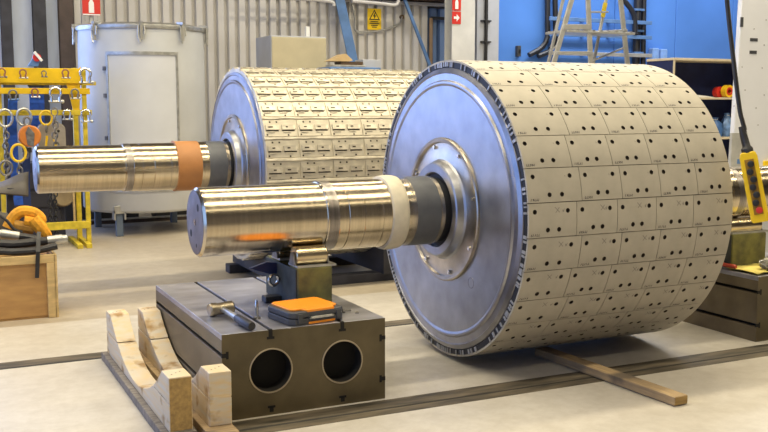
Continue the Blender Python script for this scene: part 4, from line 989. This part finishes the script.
# ================================================================== SHELF UNIT
YF = 9.9; a, b2 = gy(673, 80, YF).x, gy(760, 80, YF).x; zt3 = gy(700, 60.8, YF).z; dpt = .5
sh = thing('shelf_unit', 'open shelf unit with dark inside behind the tiled roll', 'shelf', ((a+b2)/2, YF+.25, 0))
MB().box(a, a+.025, YF+.01, YF+dpt, 0, zt3).build('side_board', shelfblue, sh, smooth=False); MB().box(b2-.025, b2, YF, YF+dpt, 0, zt3).build('side_board', shelfwood, sh, smooth=False)
MB().box(a, b2, YF+dpt, YF+dpt+.015, 0, zt3).build('back_board', shelfblue, sh, smooth=False)
MB().box(a, a+.025, YF-.005, YF+.01, 0, zt3).build('edge_strip', shelfwood, sh, smooth=False)
MB().box(a-.01, b2+.01, YF-.01, YF+dpt+.015, zt3, zt3+.032).build('top_board', shelfwood, sh, smooth=False, bevel=.003)
zm = gy(710, 97.5, YF).z
for z in (zm-.012, zm-.55, .12): MB().box(a+.025, b2-.025, YF, YF+dpt, z-.014, z+.014).build('shelf_board', shelfwood, sh, smooth=False, bevel=.003)
for (x_, nm) in ((a+.026, 1), (b2-.032, 2)): MB().box(x_, x_+.006, YF+.02, YF+dpt, .15, zt3-.01).build('side_lining', shelfblue, sh, smooth=False)
c = gy(728.5, 91.5, YF+.1); t = thing('tape_roll', 'yellow and red tape roll on the shelf at the right', 'tape roll', (c.x, YF+.15, zm+.002))
rr3 = .085
MB().lathe([(-.04, .03), (-.04, rr3), (.04, rr3), (.04, .03), (-.04, .03)], 24, 'y', (c.x+.03, YF+.15, zm+.002+rr3)).build('tape', mat('bright yellow tape', (.88, .55, .02), .4), t)
MB().lathe([(-.042, .03), (-.042, .055), (.042, .055), (.042, .03), (-.042, .03)], 24, 'y', (c.x+.03, YF+.15, zm+.002+rr3)).build('core', red, t)
MB().lathe([(-.045, .02), (-.045, rr3-.01), (.035, rr3-.01), (.035, .02), (-.045, .02)], 24, 'y', (c.x-.03, YF+.26, zm+.002+rr3-.01)).build('inner_roll', red, t)
c = gy(700, 93, YF+.12); t = thing('paper_sheets', 'white paper sheets lying on the shelf left of the tape roll', 'paper', (c.x, YF+.1, zm+.002))
MB().prism([(c.x-.12, zm+.003), (c.x+.2, zm+.003), (c.x+.05, zm+.02), (c.x-.12, zm+.035)], YF+.04, YF+.3, 'y').build('sheets', white, t, smooth=False)
c = gy(675.5, 72, YF+.1); t = thing('spray_can', 'blue and white spray can hung at the left side of the shelf', 'can', (c.x+.03, YF+.1, c.z-.1))
z = zm+.002; xx = a+.09
t.location = (xx, YF+.1, z); t['org'] = (xx, YF+.1, z); t['label'] = 'blue and white spray can standing at the left end of the shelf'
MB().lathe([(z, .001), (z, .032), (z+.17, .032), (z+.19, .02)], 16, 'z', (xx, YF+.1, 0)).build('can', white, t); MB().lathe([(z+.19, .02), (z+.195, .022), (z+.24, .02), (z+.24, .001)], 16, 'z', (xx, YF+.1, 0)).build('cap', blue_sling, t)
zl = zm-.55+.016
for i, (x_, w2, h2, m_, lb) in enumerate(((716, .2, .26, mat('blue bag', (.06, .16, .42), .5), 'blue bag on the lower shelf, left of the pair'), (728, .18, .32, mat('pale blue bag', (.14, .26, .5), .4, 0, .3, 14), 'taller pale blue bag on the lower shelf beside the white machine column'))):
    c = gy(x_, 120, YF+.2); t = thing('plastic_bag', lb, 'bag', (c.x, YF+.22, zl)); b = MB(); pr2 = [(zl, .001), (zl, w2*.5), (zl+h2*.3, w2*.55), (zl+h2*.7, w2*.42), (zl+h2*.9, w2*.15), (zl+h2, w2*.2), (zl+h2+.005, .001)]
    b.lathe(pr2, 14, 'z', (c.x, YF+.22, 0)); rnd = random.Random(i); b.v = [(v[0]+rnd.uniform(-.015, .015), v[1]+rnd.uniform(-.015, .015), v[2]) for v in b.v]; b.build('bag', m_, t, ang=60)
    MB().lathe([(zl+h2*.86, w2*.17), (zl+h2*.9, w2*.19), (zl+h2*.94, w2*.17)], 12, 'z', (c.x, YF+.22, 0)).build('tie', white, t)

# ================================================================== WHITE MACHINE COLUMN (RIGHT)
YP = 7.6
wp = thing('machine_column', 'white steel machine column with slots at the right edge', 'machine column', (gy(750, 200, YP).x, YP+.1, 0))
pl_, pr_ = [(gy(742, 0, YP)), (gy(732.5, 155, YP))], None
zt4 = 2.95; xt = gy(742, 0, YP).x; zt_0 = gy(742, 0, YP).z; xb_2 = gy(732.5, 155, YP).x; zb_0 = gy(732.5, 155, YP).z
sl = (xb_2-xt)/(zt_0-zb_0); XL = lambda z: xt+sl*(zt_0-z)
MB().prism([(XL(zt4), zt4), (XL(.4), .4), (XL(.4)+1.0, .4), (XL(zt4)+.9, zt4)], YP, YP+.06, 'y').build('body', whitepanel, wp, smooth=False, bevel=.012)
MB().box(XL(.4)-.05, XL(.4)+1.05, YP-.05, YP+.25, 0, .4).build('plinth', cabside, wp, smooth=False, bevel=.01)
def rect_on(x0_, x1_, y0_, y1_, m, nm, d=.004):
    aa, bb = gy(x0_, y0_, YP), gy(x1_, y1_, YP); MB().box(aa.x, bb.x, YP-d, YP+.002, bb.z, aa.z).build(nm, m, wp, smooth=False, bevel=.0015)
rect_on(740.5, 743, 17, 27, dark_plastic, 'slot'); rect_on(750, 757.5, 38, 41.5, dark_plastic, 'slot'); rect_on(749.5, 756.5, 50.5, 54, dark_plastic, 'slot')
for (x_, y_) in ((742, 67), (754, 29), (762, 68), (756, 108), (734, 106), (758, 125), (738, 135), (764, 95), (766, 20), (764, 45), (745, 90)):
    q = gy(x_, y_, YP); MB().lathe([(YP-.003, .0005), (YP-.003, .006), (YP+.001, .006)], 8, 'y', (q.x, 0, q.z)).build('screw', dullsteel, wp)
rect_on(730, 744, 133, 166, mat('grey guard plate', (.42, .42, .40), .5), 'guard_plate', .03)
rect_on(735, 738.5, 159, 163.5, bluesteel, 'sticker', .032)
rect_on(763, 772, 161, 166, signyel, 'yellow_tag', .03)

# ================================================================== CRANE PENDANT
DP = 5.9
def dp(x_, y_, d=DP): return CP+ray(x_, y_)*d
pt, pb2 = dp(747.5, 152), dp(760.5, 222)
axz = (pt-pb2); hl = axz.length; axz.normalize(); ny = (CP-pt); ny = (ny-axz*ny.dot(axz)).normalized(); nx = ny.cross(axz)*-1
rot = Matrix((nx, -ny, axz)).transposed()
if rot.determinant() < 0: nx = -nx; rot = Matrix((nx, -ny, axz)).transposed()
pd_ = thing('crane_pendant', 'yellow crane pendant control with black buttons hanging at the right', 'pendant control', tuple(pb2))
pd_.rotation_euler = rot.to_euler(); pd_['org'] = (0, 0, 0)
w2 = .052
MB().prism([(-w2*.85, 0), (w2*.85, 0), (w2, .02), (w2, hl-.03), (w2*.8, hl), (-w2*.8, hl), (-w2, hl-.03), (-w2, .02)], -.035, .035, 'y').build('housing', signyel, pd_, smooth=False, bevel=.008)
bp_ = MB().box(-w2*.52, w2*.52, -.040, -.034, .05, hl-.045).build('button_panel', mat('pendant dark panel', (.32, .17, .01), .5), pd_, smooth=False, bevel=.002)
for k in range(7):
    z = .075+k*(hl-.15)/6
    bt_ = MB().lathe([(-.040, .02), (-.052, .02), (-.055, .014), (-.055, .0005)], 14, 'y', (-.006 if k % 2 else .006, 0, z)).build('button', red if k == 0 else black, bp_, local=True)
MB().tube([(0, 0, hl-.01), (0, 0, hl+.02), (0, 0, hl+.035), (-.005, 0, hl+.10), (-.012, 0, hl+.16)], [.035, .035, .024, .022, .014], 14).build('cable_gland', black_rubber, pd_)
cb = thing('pendant_cable', 'black cable running up from the yellow crane pendant', 'cable', tuple(dp(745, 126)))
P = smoothpts([dp(745.2, 133), dp(742, 121), dp(739, 108), dp(733, 60), dp(726.5, 0), dp(722, -60)]); d = (P[-1]-P[-4]).normalized(); P.append(P[-1]+d*((7.3-P[-1].z)/d.z))
MB().tube(P, .011, 8).build('cable', black_rubber, cb)
MB().tube([p+Vector((.018, 0, 0)) for p in P[2:]], .004, 6).build('strain_wire', dullsteel, cb)

# ================================================================== THINGS ON THE RIGHT BLOCK
zR = .463
t = thing('yellow_cloth', 'yellow cloth spread on the right machined block', 'cloth', (5.5, 5.0, zR)); b = MB(); n, mm = 14, 8; vs = []; rnd = random.Random(2)
for j in range(mm):
    for i in range(n):
        u, v = i/(n-1), j/(mm-1); vs.append((5.20+.75*u, 4.835+.30*v+.02*math.sin(u*7), zR+.006+.012*abs(math.sin(u*9+v*4))+rnd.uniform(0, .006)))
b.add(vs, [(j*n+i, j*n+i+1, (j+1)*n+i+1, (j+1)*n+i) for j in range(mm-1) for i in range(n-1)]); o = b.build('fabric', cloth_yel, t, ang=80); md = o.modifiers.new('thick', 'SOLIDIFY'); md.thickness = .004
a = gz(721, 264, zR+.03); e = gz(736, 267, zR+.03); d = (e-a)
t = thing('screwdriver', 'red handled screwdriver on the yellow cloth', 'screwdriver', (a.x, a.y, zR+.02)); 
MB().tube([a-d*.6, a], .005, 8).build('blade', chrome, t); MB().tube([a, a+d*.1, a+d*.5, a+d*.9, a+d], [.010, .016, .014, .017, .012], 10).build('handle', mat('red handle', (.45, .06, .03), .4), t)
c = gz(771, 272, zR); t = thing('plastic_wrap', 'crumpled clear plastic wrap on the right machined block', 'plastic wrap', (c.x, c.y, zR)); b = MB().ball((c.x, c.y, zR+.055), .085, 14, 8, sc=(1, 1, .62)); rnd = random.Random(4)
b.v = [(v[0]+rnd.uniform(-.016, .016), v[1]+rnd.uniform(-.016, .016), max(zR+.03, v[2]+rnd.uniform(-.012, .012))) for v in b.v]; b.build('film', clearwrap, t, smooth=False)
